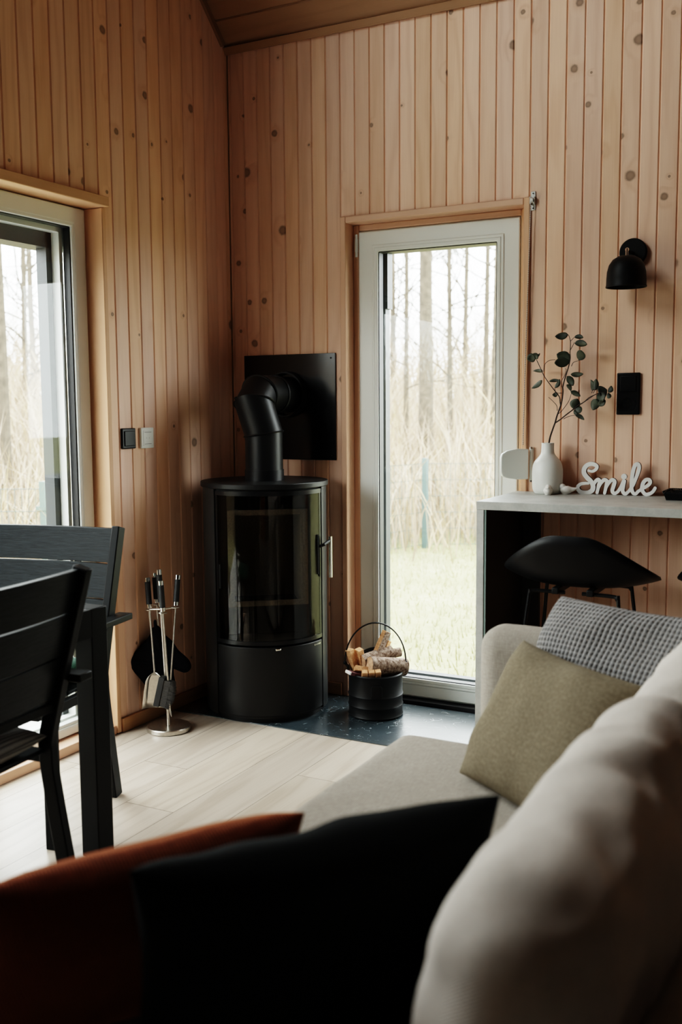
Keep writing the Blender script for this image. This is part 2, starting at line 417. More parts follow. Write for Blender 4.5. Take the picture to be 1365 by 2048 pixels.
# ------------------------------------------------------------------ room shell
EAVE = 2.874; SL = .966; YB = -6.0; XR = 5.2
def ztop(y): return EAVE+SL*min(-y, y-YB) + .01
def board_wall(name, u0, u1, pitch, du, top, holes, P, z0=0.0, mat='pine'):
    """vertical tongue-and-groove boards. P(u, d, z)->world, d<0 is into the wall. holes=[(a,b,za,zb)]"""
    mb = MB(); C = .0045; G = .0055
    def spans_at(u):
        out = []; z = z0
        for H in sorted([h for h in holes if h[0] < u < h[1]], key=lambda h: h[2]):
            if H[2] > z+.001: out.append((z, H[2]))
            z = H[3]
        return out+[(z, None)]
    us = [u0]; u = u0+du
    while u < u1-1e-4: us.append(u); u += pitch
    us.append(u1)
    for a, b in zip(us[:-1], us[1:]):
        rn = random.random(); cuts = sorted({a, b, *[h for H in holes for h in H[:2] if a+.001 < h < b-.001]})
        for p, q in zip(cuts[:-1], cuts[1:]):
            spans = spans_at((p+q)/2)
            prof = [(p, -G if p == a else 0)]
            if p == a: prof.append((p+C, 0))
            if q == b: prof.append((q-C, 0))
            prof.append((q, -G if q == b else 0))
            for za, zb in spans:
                for (ua, da), (ub, db) in zip(prof[:-1], prof[1:]):
                    ta = top(ua) if zb is None else zb; tb = top(ub) if zb is None else zb
                    pts = [P(ua,da,za), P(ub,db,za), P(ub,db,tb), P(ua,da,ta)]
                    uv = [(ua-a+rn*17.3, za+rn*37), (ub-a+rn*17.3, za+rn*37), (ub-a+rn*17.3, tb+rn*37), (ua-a+rn*17.3, ta+rn*37)]
                    mb.face(pts, uv, rn)
    # masonry-side slab behind the boards, left open at the holes
    d0, d1 = -.014, -.15
    def slab(a, b, za, zb):
        n = max(1, int((b-a)/.5)) if zb is None else 1
        for k in range(n):
            p = a+(b-a)*k/n; q = a+(b-a)*(k+1)/n
            tp, tq = (top(p), top(q)) if zb is None else (zb, zb)
            V = [P(p,d0,za),P(q,d0,za),P(q,d1,za),P(p,d1,za),P(p,d0,tp),P(q,d0,tq),P(q,d1,tq),P(p,d1,tp)]
            mb.mesh(V, [(0,1,2,3),(4,5,6,7),(0,1,5,4),(2,3,7,6),(1,2,6,5),(3,0,4,7)], mi=1)
    ed = sorted({u0, u1, *[h for H in holes for h in H[:2]]})
    for a, b in zip(ed[:-1], ed[1:]):
        for za, zb in spans_at((a+b)/2): slab(a, b, za-.1 if za == z0 else za, zb)
    o = mb.build(name, [M[mat], M['dark_gap']], smooth=0, merge=False, recalc=False)
    return tag(o, kind='structure')

DX0, DX1, DZ = .5715, 1.4085, 2.103          # door reveal in the back wall
WY0, WY1, WZ = -2.95, -.878, 2.055         # window reveal in the left wall
GY0, GY1, GZ0, GZ1 = -3.10, -1.65, 2.60, 4.36     # glazing high in the gable, out of the photo
pb = .0695
board_wall('wall_back', 0, XR, pb, .0145, lambda u: EAVE+.02, [(DX0, DX1, 0, DZ)], lambda u, d, z: (u, -d, z))
board_wall('wall_left', 0, -YB, .0775, .03, lambda u: ztop(-u)+.02, [(-WY1-.0215, -WY0+.0215, .0, 2.09), (-GY1, -GY0, GZ0, GZ1)], lambda u, d, z: (d, -u, z))
board_wall('wall_right', 0, -YB, .0775, .03, lambda u: ztop(-u)+.02, [], lambda u, d, z: (XR-d, -u, z), mat='far_wall')
board_wall('wall_front', 0, XR, .0775, .05, lambda u: EAVE+.02, [], lambda u, d, z: (u, YB+d, z), mat='far_wall')

mb = MB(); mb.box((-.15,.0145,-.1),(-.0005,.15,EAVE+.1)); mb.box((-.15,-.004,-.1),(-.0145,.0145,EAVE+.1)); mb.box((-.0145,.006,-.1),(.02,.0145,EAVE+.02))
mb.box((XR+.0005,.0145,-.1),(XR+.15,.15,EAVE+.1)); mb.box((XR-.02,.0145,-.1),(XR+.15,.03,EAVE+.1)); mb.box((-.15,YB-.15,-.1),(.02,YB-.0145,EAVE+.1)); mb.box((XR-.02,YB-.15,-.1),(XR+.15,YB-.0145,EAVE+.1))
tag(mb.build('trim_5', M['pine_base'], smooth=0), kind='structure')
# ceiling: planks along x on both slopes
mb = MB(); cs = 1/math.hypot(1, SL); pw = .145
for side in (0, 1):
    L = 3.0/cs; n = int(L/pw)+1
    for k in range(n):
        a = k*pw; b = min((k+1)*pw, L)
        if b-a < .01: continue
        rn = random.random()
        def Q(x, s, d):
            y = -s*cs; z = EAVE+s*SL*cs
            y -= 0; p = Vector((x, y if side == 0 else YB-y, z)); nrm = Vector((0, (-SL if side == 0 else SL)*cs, -cs)); return p+nrm*d
        pr = [(a, -.006), (a+.006, 0), (b-.006, 0), (b, -.006)]
        for (sa, da), (sb, db) in zip(pr[:-1], pr[1:]):
            mb.face([Q(0,sa,da), Q(XR,sa,da), Q(XR,sb,db), Q(0,sb,db)], [(sa+rn*13,rn*37),(sa+rn*13,XR+rn*37),(sb+rn*13,XR+rn*37),(sb+rn*13,rn*37)], rn)
    V = [Q(-.2,-.25,-.02), Q(XR+.2,-.25,-.02), Q(XR+.2,L,-.02), Q(-.2,L,-.02), Q(-.2,-.25,-.2), Q(XR+.2,-.25,-.2), Q(XR+.2,L+.1,-.2), Q(-.2,L+.1,-.2)]
    mb.mesh(V, [(0,1,2,3),(4,5,6,7),(0,1,5,4),(1,2,6,5),(3,0,4,7)], mi=1)
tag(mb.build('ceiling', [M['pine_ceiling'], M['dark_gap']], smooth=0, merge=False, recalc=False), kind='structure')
# cover strips along the eave and up the gable
mb = MB(); mb.prism([(0,0),(-.014,-.004),(-.032,.022),(-.012,.034)], XR, frame3((0,1,0),(0,0,1),(1,0,0),(0,-.0005,EAVE-.012)))
mb2 = MB(); mb2.box((0,-.0,-.0),(0,0,0)) if False else None
o = mb.build('trim_3', M['pine_ceiling'], smooth=0); tag(o, kind='structure')
mb = MB(); a = Vector((0,-.03,EAVE+SL*.03)); dr = Vector((0,-cs,SL*cs)); nr = Vector((0,-SL*cs,-cs))
mb.box((0,0,0),(.014,.026,2.9/cs), 'z', frame3((1,0,0), tuple(nr), tuple(dr), tuple(a)))
tag(mb.build('trim_4', M['pine_ceiling'], smooth=0), kind='structure')

# floor: laminate planks along y
mb = MB(); w = .193; x = -.09; k = 0
while x < XR:
    y = YB - random.random()*1.1
    while y < 0:
        y2 = min(y+1.285, 0.0); ya = max(y, YB); rn = random.random(); x0, x1 = max(x+.0008, 0), min(x+w-.0008, XR)
        if y2-ya > .02:
            g = .0008
            mb.face([(x0,ya+g,0),(x1,ya+g,0),(x1,y2-g,0),(x0,y2-g,0)], [(x0+rn*11,ya+rn*41),(x1+rn*11,ya+rn*41),(x1+rn*11,y2+rn*41),(x0+rn*11,y2+rn*41)], rn)
        y += 1.285
    x += w
mb.box((-.15,YB-.15,-.12),(XR+.15,.15,-.0025), mi=1)
tag(mb.build('floor', [M['oak'], M['dark_gap']], smooth=0, merge=False, recalc=False), kind='structure')

# baseboards
mb = MB(); mb.box((.0005,-.852,.001),(.017,-.018,.058),'y'); tag(mb.build('baseboard_left', M['pine_base'], bevel=.003), kind='structure')
mb = MB(); mb.box((.0175,-.017,.005),(.566,-.0005,.062),'x'); tag(mb.build('baseboard_back', M['pine_base'], bevel=.003), kind='structure')
mb = MB(); mb.box((1.47,-.017,.001),(XR-.02,-.0005,.062),'x'); tag(mb.build('baseboard_back_right', M['pine_base'], bevel=.003), kind='structure')

# window casings (wood liners)
mb = MB()
mb.box((.571,-.012,.004),(.598,.15,2.104),'z'); mb.box((1.384,-.012,.004),(1.409,.15,2.104),'z'); mb.box((.598,-.0118,2.076),(1.384,.15,2.1035),'x')
mb.box((.598,.060,.004),(.626,.10,2.076),'z'); mb.box((1.352,.060,.004),(1.384,.10,2.076),'z'); mb.box((.626,.0602,2.05),(1.352,.10,2.076),'x')
tag(mb.build('trim_1', M['pine_trim'], bevel=.004), kind='structure')
mb = MB()
mb.box((-.15,-.878,.004),(.010,-.856,2.054),'z'); mb.box((-.15,WY0-.022,.004),(.010,WY0,2.054),'z')
mb.box((-.15,WY0-.02,2.055),(.034,-.862,2.092),'y'); mb.box((-.15,WY0,.0),(.004,-.878,.036),'y')
tag(mb.build('trim_2', M['pine_trim'], bevel=.003), kind='structure')

# ------------------------------------------------------------------ door and window
def fram(mb, a0, a1, z0, z1, w, d0, d1, T, wb=None):
    """mitred rectangular frame, local (a, d, z) mapped by T"""
    wb = w if wb is None else wb
    o = [(a0,z0),(a1,z0),(a1,z1),(a0,z1)]; i = [(a0+w,z0+wb),(a1-w,z0+wb),(a1-w,z1-w),(a0+w,z1-w)]
    V = [T(*p[:1], d, p[1]) for p in o for d in (d0,)]+[T(p[0], d0, p[1]) for p in i]+[T(p[0], d1, p[1]) for p in o]+[T(p[0], d1, p[1]) for p in i]
    F = []
    for k in range(4):
        j = (k+1) % 4
        F += [(k,j,4+j,4+k),(8+k,12+k,12+j,8+j),(k,8+k,8+j,j),(4+k,4+j,12+j,12+k)]
    mb.mesh(V, F)
TD = lambda a, d, z: (a, d, z)
TW = lambda a, d, z: (-d, a, z)
door = struct('door_1')
mb = MB(); fram(mb, .612, 1.362, .016, 2.06, .05, .072, .145, TD); mb.build('frame', M['upvc'], door, bevel=.004)
mb = MB(); fram(mb, .626, 1.348, .024, 2.046, .082, .058, .125, TD, .072); mb.build('sash', M['upvc'], door, bevel=.005)
mb = MB(); fram(mb, .702, 1.272+.0, .088, 1.974, .018, .052, .080, TD); fram(mb, .690,1.284,.076,1.986,.014,.054,.07,TD); mb.build('glazing_bead', M['upvc'], door, bevel=.004)
mb = MB(); fram(mb, .717, 1.257, .103, 1.959, .007, .060, .098, TD); mb.build('gasket', M['gasket'], door)
mb = MB(); mb.box((.715,.083,.10),(1.26,.087,1.962)); mb.build('pane', M['glass'], door, smooth=0)
mb = MB(); mb.box((.724,.12,1.72),(.735,.17,1.966)); fram(mb, .70, 1.28, .09, 1.98, .022, .127, .17, TD); mb.build('outer_reveal', M['rail'], door)
mb = MB(); mb.tube([(.617,.055,1.94),(.617,.055,2.035)], .0065, 10); mb.tube([(.617,.055,1.962),(.617,.055,2.015)], .0078, 10); mb.build('hinge', M['white_plastic'], door)
mb = MB(); mb.tube([(.617,.055,.10),(.617,.055,.19)], .0075, 10); mb.build('hinge', M['white_plastic'], door)
mb = MB(); mb.box((.60,.018,.0005),(1.382,.12,.016)); mb.build('threshold', M['gasket'], door)

win = struct('window_1')
mb = MB(); fram(mb, WY0+.002, WY1-.003, .038, 2.052, .05, .075, .145, TW); mb.build('frame', M['upvc'], win, bevel=.004)
mb = MB(); fram(mb, WY0+.012, WY1-.010, .042, 2.050, .062, .066, .12, TW, .030); mb.build('sash', M['upvc'], win, bevel=.005)
mb = MB(); fram(mb, WY0+.070, WY1-.068, .068, 1.992, .014, .068, .092, TW, .008); mb.build('glazing_bead', M['upvc'], win, bevel=.004)
mb = MB(); fram(mb, WY0+.082, WY1-.080, .074, 1.982, .008, .078, .108, TW); mb.build('gasket', M['gasket'], win)
mb = MB(); mb.box((-.102,WY0+.085,.076),(-.098,WY1-.085,1.98)); mb.build('pane', M['glass'], win, smooth=0)
mb = MB(); fram(mb, WY0+.09, WY1-.088, .078, 1.975, .018, .112, .15, TW); mb.build('outer_sash', M['upvc'], win)
mb = MB(); mb.box((-.20,WY1-.135,.05),(-.15,WY1-.108,1.99)); mb.box((-.24,WY0-.02,1.90),(-.15,WY1+.0,2.03)); mb.build('shutter_rail', M['rail'], win)
mb = MB(); mb.box((-.17,WY1-.102,.05),(-.152,WY1-.09,1.99)); mb.build('shutter_rail', M['rail'], win)

win2 = struct('window_2')
mb = MB(); fram(mb, GY0+.001, GY1-.001, GZ0+.001, GZ1-.001, .07, .02, .145, TW); mb.build('frame', M['upvc'], win2, bevel=.004)
mb = MB(); mb.box((-.12,(GY0+GY1)/2-.03,GZ0+.07),(-.04,(GY0+GY1)/2+.03,GZ1-.07)); mb.build('mullion', M['upvc'], win2, bevel=.004)
mb = MB(); mb.box((-.082,GY0+.06,GZ0+.06),(-.078,GY1-.06,GZ1-.06)); mb.build('pane', M['glass'], win2, smooth=0)

# ------------------------------------------------------------------ hearth
mb = MB(); mb.box((.001,-.522,.0002),(1.62,-.0005,.004)); o = mb.build('hearth_slab', M['hearth'], smooth=0)
tag(o, 'dark blue grey scratched hearth slab under the stove', 'hearth')

# ------------------------------------------------------------------ stove
SX, SY = .346, -.288; PH = R(-52); c0 = (0,0,0)
st = thing('wood_stove', 'tall black cylindrical wood stove with curved glass door in the corner', 'stove', (SX,SY,.0042))
def ang(d): return PH+R(d)
DA = 57
mb = MB(); mb.disc(.243, 0, .024, n=64); mb.build('plinth', M['black'], st)
mb = MB(); mb.arc(.222, .262, ang(DA+3), ang(360-DA-3), .020, .962, c0, 64)
mb.arc(.20, .262, ang(DA+1.5), ang(DA+3), .020, .962, c0, 2); mb.arc(.20, .262, ang(360-DA-3), ang(360-DA-1.5), .020, .962, c0, 2)
mb.build('body', M['stove_side'], st)
for r_, z_ in ((.250,.018),(.236,.322),(.250,.946)):
    mb = MB(); mb.disc(r_, z_, z_+.016, n=64); mb.build('deck_plate', M['interior'], st)
mb = MB(); mb.arc(.236, .261, ang(-DA), ang(DA), .030, .318, c0, 40); dp = mb.build('lower_door', M['stove_panel'], st, bevel=.002)
mb = MB(); a = ang(4); mb.box((-.011,-.004,0),(.011,.012,.008), M=frame3((-math.sin(a),math.cos(a),0),(math.cos(a),math.sin(a),0),(0,0,1),(.259*math.cos(a),.259*math.sin(a),.306))); mb.build('latch', M['chrome'], dp, bevel=.002)
mb = MB()
for d, w, h in [(44,.0026,.0032),(46,.001,.0022),(47.1,.001,.0015),(48.2,.001,.0022),(49.4,.0012,.0016),(50.6,.001,.0024),(51.8,.0013,.0026),(53.2,.0013,.0026)]:
    a = ang(d); mb.box((-w,0,-h),(w,.0008,h), M=frame3((-math.sin(a),math.cos(a),0),(math.cos(a),math.sin(a),0),(0,0,1),(.2611*math.cos(a),.2611*math.sin(a),.304)))
mb.build('badge', M['logo'], dp, smooth=0)
gd = MB(); gd.arc(.240, .2615, ang(-DA), ang(DA), .327, .343, c0, 40); gd.arc(.240, .2615, ang(-DA), ang(DA), .938, .956, c0, 40)
gd.arc(.240, .2595, ang(-DA), ang(-DA+2.5), .343, .938, c0, 2); gd.arc(.240, .2595, ang(DA-2.5), ang(DA), .343, .938, c0, 2)
gdo = gd.build('glass_door', M['black_satin'], st, bevel=.001)
mb = MB(); mb.arc(.2545, .2585, ang(-DA+2.4), ang(DA-2.4), .343, .938, c0, 48); mb.build('door_glass', M['stove_glass'], gdo)
def Fp(d, r, z): a = ang(d); return Vector((r*math.cos(a), r*math.sin(a), z))
mb = MB(); mb.tube([Fp(63,.292,.578), Fp(63,.292,.752)], .0075, 14); mb.build('door_handle', M['chrome'], gdo)
mb = MB(); mb.tube([Fp(50,.258,.712), Fp(54,.281,.722), Fp(63,.290,.735)], .007, 10); mb.tube([Fp(49.5,.262,.60), Fp(49.5,.262,.765)], .005, 8); mb.build('handle_arm', M['black'], gdo)
mb = MB(); mb.tube([Fp(-51,.264,.555), Fp(-51,.264,.655)], .005, 8); mb.build('hinge', M['black'], gdo)
# firebox seen through the smoked glass
fx, fy = Vector((-math.sin(PH), math.cos(PH), 0)), Vector((math.cos(PH), math.sin(PH), 0))
mb = MB(); FM = frame3(fx, fy, (0,0,1), (0,0,0))
fram(mb, -.205, .205, .345, .942, .004, .085, .095, lambda a_, d, z: FM @ Vector((a_, d, z)))
mb.box((-.205,.085,.345),(-.150,.098,.942), M=FM); mb.box((.150,.085,.345),(.205,.098,.942), M=FM); mb.box((-.150,.085,.865),(.150,.098,.942), M=FM); mb.box((-.150,.085,.345),(.150,.098,.475), M=FM)
mb.box((-.18,-.17,.345),(.18,-.16,.93), M=FM)
mb.build('firebox', M['interior'], st)
mb = MB(); fram(mb, -.168, .168, .462, .868, .022, .098, .106, lambda a_, d, z: FM @ Vector((a_, d, z)))
mb.box((-.150,-.15,.46),(-.140,.085,.87), M=FM); mb.box((.140,-.15,.46),(.150,.085,.87), M=FM); mb.box((-.14,-.158,.46),(.14,-.148,.87), M=FM)
mb.build('firebox_lining', M['vermiculite'], st)
mb = MB(); mb.disc(.2705, .964, .985, n=72, ch=.002); mb.build('top_plate', M['stove_panel'], st)
mb = MB(); mb.lathe([(.080,.985),(.083,.985),(.083,1.030),(.080,1.030)], n=36); mb.build('flue_collar', M['pipe'], st)

# flue pipe: straight, adjustable elbow, horizontal run into the wall
fp = thing('flue_pipe', 'matte black segmented flue pipe elbowing from stove into wall', 'flue pipe', (SX,SY,1.0344))
def miter(name, p, q, na, nb, r, mat, par, n=36):
    """pipe section between plane through p (normal na) and plane through q (normal nb)"""
    p, q = Vector(p), Vector(q); d = (q-p).normalized(); s = d.orthogonal().normalized(); t = d.cross(s)
    mb = MB(); V = []
    for c, nn in ((p, Vector(na)), (q, Vector(nb))):
        for k in range(n):
            e = s*math.cos(2*PI*k/n)*r+t*math.sin(2*PI*k/n)*r
            V.append(c+e-d*(nn.dot(e)/nn.dot(d)))
    mb.mesh(V, [(k,(k+1) % n,n+(k+1) % n,n+k) for k in range(n)])
    return mb.build(name, mat, par)
pts = [Vector(p) for p in ((0,0,-.003),(0,0,.150),(-.035,-.014,.275),(-.046,.045,.318),(-.046,.135,.318),(-.046,.286,.318))]
ds = [(pts[i+1]-pts[i]).normalized() for i in range(5)]
nrm = [ds[0]]+[(ds[i]+ds[i+1]).normalized() for i in range(4)]+[ds[4]]
for i in range(5):
    miter('pipe_section' if i in (0,4) else 'elbow_segment', pts[i], pts[i+1], nrm[i], nrm[i+1], .0795+.0012*(i % 2), M['pipe'], fp)
def ring(c, n_, r, h, mat, name, par):
    n_ = Vector(n_).normalized(); s = n_.orthogonal().normalized(); t = n_.cross(s)
    mb = MB(); mb.lathe([(r-.006,-h),(r,-h),(r+.003,0),(r,h),(r-.006,h)], n=40, M=frame3(s, t, n_, c)); return mb.build(name, mat, par)
ring(pts[1], nrm[1], .0845, .004, M['pipe'], 'joint_ring', fp)
ring(pts[2], nrm[2], .0865, .003, M['pipe'], 'joint_ring', fp)
ring(pts[3], nrm[3], .0850, .004, M['pipe'], 'joint_ring', fp)
ring((-.046,.262,.318), (0,1,0), .100, .018, M['pipe'], 'wall_rosette', fp)
ring((-.046,.16,.318), (0,1,0), .0835, .006, M['pipe'], 'joint_ring', fp)
for p in ((-.078,-.015,.128),(-.075,-.045,.21),(-.09,-.07,.30)):
    mb = MB(); mb.ball(p, .008, 6); mb.build('screw', M['black'], fp)

pl = thing('wall_heat_shield', 'square glossy black heat shield plate on the pine wall behind the flue', 'heat shield', (.307,-.0062,1.296))
mb = MB(); mb.box((-.236,-.003,-.234),(.236,.003,.234)); mb.build('plate', M['plate_black'], pl, bevel=.001)
for a, b in ((.215,.213),(-.215,.213),(.215,-.213),(-.215,-.213)):
    mb = MB(); mb.disc(.004, 0, .002, n=10, M=frame3((1,0,0),(0,0,1),(0,-1,0),(a,-.003,b))); mb.build('screw', M['black'], pl)

# ------------------------------------------------------------------ fire tools
TX, TY = .155, -.740
ts = thing('fireplace_tool_stand', 'round brushed steel stand for fire tools on the floor left of stove', 'tool stand', (TX,TY,.0005))
mb = MB(); mb.disc(.088, 0, .020, n=48, ch=.003); mb.build('base', M['steel'], ts)
top = Vector((-.040,.022,.50))
mb = MB(); mb.tube([(0,0,.018), Vector((0,0,.018)).lerp(top, .5), top], .0062, 12); mb.build('pole', M['steel'], ts)
def grip(par, a, b, r=.0115):
    a, b = Vector(a), Vector(b); d = b-a
    mb = MB(); mb.tube([a+d*.12, a+d*.86], r, 16); mb.build('grip', M['rubber'], par)
    mb = MB(); mb.tube([a+d*.86, a+d*1.0], r*.98, 16); mb.build('end_cap', M['chrome'], par)
    mb = MB(); mb.tube([a, a+d*.12], r*.92, 16); mb.build('ferrule', M['chrome'], par)
dr = (top-Vector((0,0,.018))).normalized()
grip(ts, top, top+dr*.15)
mb = MB(); rk = top-dr*.012
hooks = {'shovel': Vector((-.086,.006,.488)), 'brush': Vector((.006,.058,.496)), 'poker': Vector((-.001,-.017,.486)), 'tongs': Vector((-.091,.059,.500))}
for h in hooks.values():
    mb.tube([rk, h+Vector((0,0,-.002))], .0035, 8); mb.disc(.017, -.0035, -.0012, (h.x,h.y,h.z), 20)
mb.build('hook_rack', M['steel'], ts)
def tool(name, label, cat, hk, sway):
    h = hooks[hk]; t = thing(name, label, cat, (TX+h.x, TY+h.y, h.z), group='fire tools on the stand')
    d = Vector(sway).normalized()
    grip(t, -d*.004+Vector((0,0,.001)), -d*.128)
    return t, d
# shovel
t, d = tool('ash_shovel', 'steel ash shovel with black grip, leftmost on the tool stand', 'shovel', 'shovel', (.035,-.022,-.27))
e = d*.268; mb = MB(); mb.tube([d*.001, e], .0038, 10); mb.build('rod', M['steel'], t)
mb = MB()
fw = Vector((.55,-.83,0)).normalized(); sd = Vector((.83,.55,0)).normalized(); dn = (Vector((-.05,-.03,-.99))).normalized()
rows = [(0,.010,.012),(.012,.024,.018),(.03,.034,.020),(.07,.039,.020),(.115,.043,.018),(.145,.045,.016)]
V = []
for l, hw, dp_ in rows:
    c = e+dn*(l-.012)
    for s_, dd in ((-1,1),(-.62,.12),(0,0),(.62,.12),(1,1)): V.append(c+sd*hw*s_+fw*dp_*dd)
F = [(r*5+k, r*5+k+1, (r+1)*5+k+1, (r+1)*5+k) for r in range(len(rows)-1) for k in range(4)]
mb.mesh(V, F); mb.build('blade', M['steel'], t, solid=.0016, recalc=False)
# brush
t, d = tool('hearth_brush', 'hearth brush with black bristles, rightmost on the tool stand', 'brush', 'brush', (.012,-.062,-.295))
e = d*.30; mb = MB(); mb.tube([d*.001, d*.29, e+Vector((-.004,0,0))], .0034, 10); mb.build('rod', M['steel'], t)
b0 = e+Vector((-.026,-.016,.016)); ax = Vector((-.20,-.10,-.97)).normalized(); bo = Vector((.90,.35,-.25)).normalized(); bw = ax.cross(bo).normalized()
mb = MB(); mb.box((-.012,-.020,-.005),(.012,.020,.115), M=frame3(bo, bw, ax, b0+Vector((.0,.0,0)))); mb.tube([e+Vector((-.004,0,0)), b0+ax*.03], .005, 8); mb.build('brush_back', M['rubber'], t, bevel=.004)
mb = MB(); rr = random.Random(3)
for i in range(900):
    a = rr.random()*.112; w = (rr.random()-.5)*.036
    p = b0+ax*a+bw*w+bo*.010; L = .034+.012*math.sin(a/.112*PI)+rr.random()*.006
    q = p+bo*L+Vector((rr.gauss(0,.003), rr.gauss(0,.003), rr.gauss(-.004,.003)))
    s_ = ax*.0011; mb.face([p-s_, p+s_, q+s_*.5, q-s_*.5])
mb.box((.008,-.017,.002),(.038,.017,.110), M=frame3(bo, bw, ax, b0))
tag(mb.build('bristles', M['bristle'], t, merge=False, recalc=False, smooth=0), kind='stuff')
# poker
t, d = tool('fire_poker', 'straight steel poker hanging in front of the stand pole', 'poker', 'poker', (.024,.000,-.40))
mb = MB(); e = d*.40; mb.tube([d*.001, e], .0040, 10); mb.tube([e, e+Vector((.006,-.004,-.012)), e+Vector((.012,-.008,-.020))], [.004,.003,.001], 8); mb.build('rod', M['steel'], t)
# tongs
t, d = tool('fire_tongs', 'steel tongs with curved shoulder at the back of the tool stand', 'tongs', 'tongs', (.020,.0,-.40))
mb = MB(); sd = Vector((.885,.466,0))
mb.tube([d*.001, d*.12, d*.20, d*.38], .0034, 10)
mb.tube(catmull([d*-.06-sd*.034+Vector((0,0,-.02)), d*.05-sd*.034, d*.10-sd*.030, d*.125-sd*.012, d*.135, d*.16+sd*.004, d*.36+sd*.006], 6), .0034, 10)
mb.build('rod', M['steel'], t)
# oven mitt hanging on the tools
mt = thing('oven_mitt', 'black oven mitt hanging behind the fire tools against the wall', 'mitt', (.050,-.712,.115), group=None)
def mitt_mesh():
    # outline in image-like plane (a along sd, z up), metres, hanging from the top corner
    sd = Vector((.70,.714,0)); nn = Vector((.714,-.70,0)); o0 = Vector((.012,.018,0))
    out = [(-.010,.262),(.012,.268),(.032,.235),(.060,.205),(.080,.170),(.112,.135),(.124,.108),(.118,.088),(.098,.082),(.078,.096),(.064,.104),(.062,.080),(.066,.04),(.060,.006),(.040,-.012),(.018,-.012),(-.020,.020),(-.062,.080),(-.094,.125),(-.098,.140),(-.085,.158),(-.045,.205),(-.020,.235)]
    P = catmull([(a*1.17,b*1.10,0) for a,b in out]+[(out[0][0]*1.17,out[0][1]*1.10,0)], 5)[:-1]
    cx = sum(p.x for p in P)/len(P); cz = sum(p.y for p in P)/len(P); n = len(P)
    V = []; F = []
    K = [(1,0),(.97,.6),(.85,.85),(.55,1),(.25,1.03)]
    def put(s_, h, sg):
        return [o0+sd*(cx+(p.x-cx)*s_)+Vector((0,0,cz+(p.y-cz)*s_))+nn*(.016*h*sg+.004*noise.noise(Vector((p.x*30,p.y*30,sg)))) for p in P]
    rings = [put(s_,h,1) for s_,h in reversed(K)]+[put(s_,h,-1) for s_,h in K[1:]]
    for r in rings: V += r
    for i in range(len(rings)-1):
        for k in range(n): F.append((i*n+k, i*n+(k+1) % n, (i+1)*n+(k+1) % n, (i+1)*n+k))
    F.append(tuple(range(n))); F.append(tuple(reversed(range((len(rings)-1)*n, len(rings)*n))))
    return V, F
mb = MB(); mb.mesh(*mitt_mesh()); mb.build('mitt_body', M['mitt'], mt, smooth=60)
mb = MB(); mb.tube(catmull([(.012,.02,.285),(.006,.024,.310),(.020,.012,.317),(.018,.02,.285)], 6), .004, 8); mb.build('hanging_loop', M['mitt'], mt)

# ------------------------------------------------------------------ log bucket
BX, BY, BR = .817, -.183, .1135
bk = thing('log_bucket', 'round black metal scuttle bucket full of firewood on the hearth', 'bucket', (BX,BY,.0045))
mb = MB(); n = 48; V = []; F = []
prof = [(.105,0),(BR,.004),(BR+.003,.008),(BR,.013),(BR,.044),(BR+.003,.050),(BR,.056),(BR,.088),(BR+.003,.094),(BR,.100),(BR,.176),(BR+.003,.181),(BR,.186),(BR-.004,.182),(BR-.004,.02),(0,.02)]
vd = Vector((.436,-.90,0)).normalized()
for j, (r, z) in enumerate(prof):
    for k in range(n):
        a = 2*PI*k/n; back = max(0, -(math.cos(a)*vd.x+math.sin(a)*vd.y))
        lift = .072*(back**1.5)*max(0, (z-.10)/.085) if z > .10 else 0
        V.append((r*math.cos(a), r*math.sin(a), z+lift))
for j in range(len(prof)-1):
    for k in range(n): F.append((j*n+k, j*n+(k+1) % n, (j+1)*n+(k+1) % n, (j+1)*n+k))
F.append(tuple(range(n)))
mb.mesh(V, F); mb.build('pail', M['black'], bk, smooth=50)
rt = Vector((.885,.466,0)).normalized()
mb = MB(); ar = .128
mb.tube([rt*ar*math.cos(PI*k/28)+Vector((0,0,.222+.168*math.sin(PI*k/28))) for k in range(29)], .0032, 10); mb.build('bail_handle', M['black_satin'], bk)
for s_ in (-1,1):
    mb = MB(); mb.ball(rt*s_*ar+Vector((0,0,.220)), .008, 8); mb.tube([rt*s_*(BR-.003)+Vector((0,0,.17)), rt*s_*(BR+.002)+Vector((0,0,.205)), rt*s_*ar+Vector((0,0,.220))], .006, 8); mb.build('handle_lug', M['black'], bk)
# front grip
a0 = math.atan2(vd.y, vd.x)+.04
def on_b(da, z, r=BR+.006): a = a0+da; return (r*math.cos(a), r*math.sin(a), z)
mb = MB(); mb.tube([on_b(-.165,.092,BR),on_b(-.17,.10),on_b(-.175,.142),on_b(-.13,.150),on_b(.13,.150),on_b(.175,.142),on_b(.17,.10),on_b(.165,.092,BR)], .0022, 8); mb.build('front_handle', M['black'], bk)

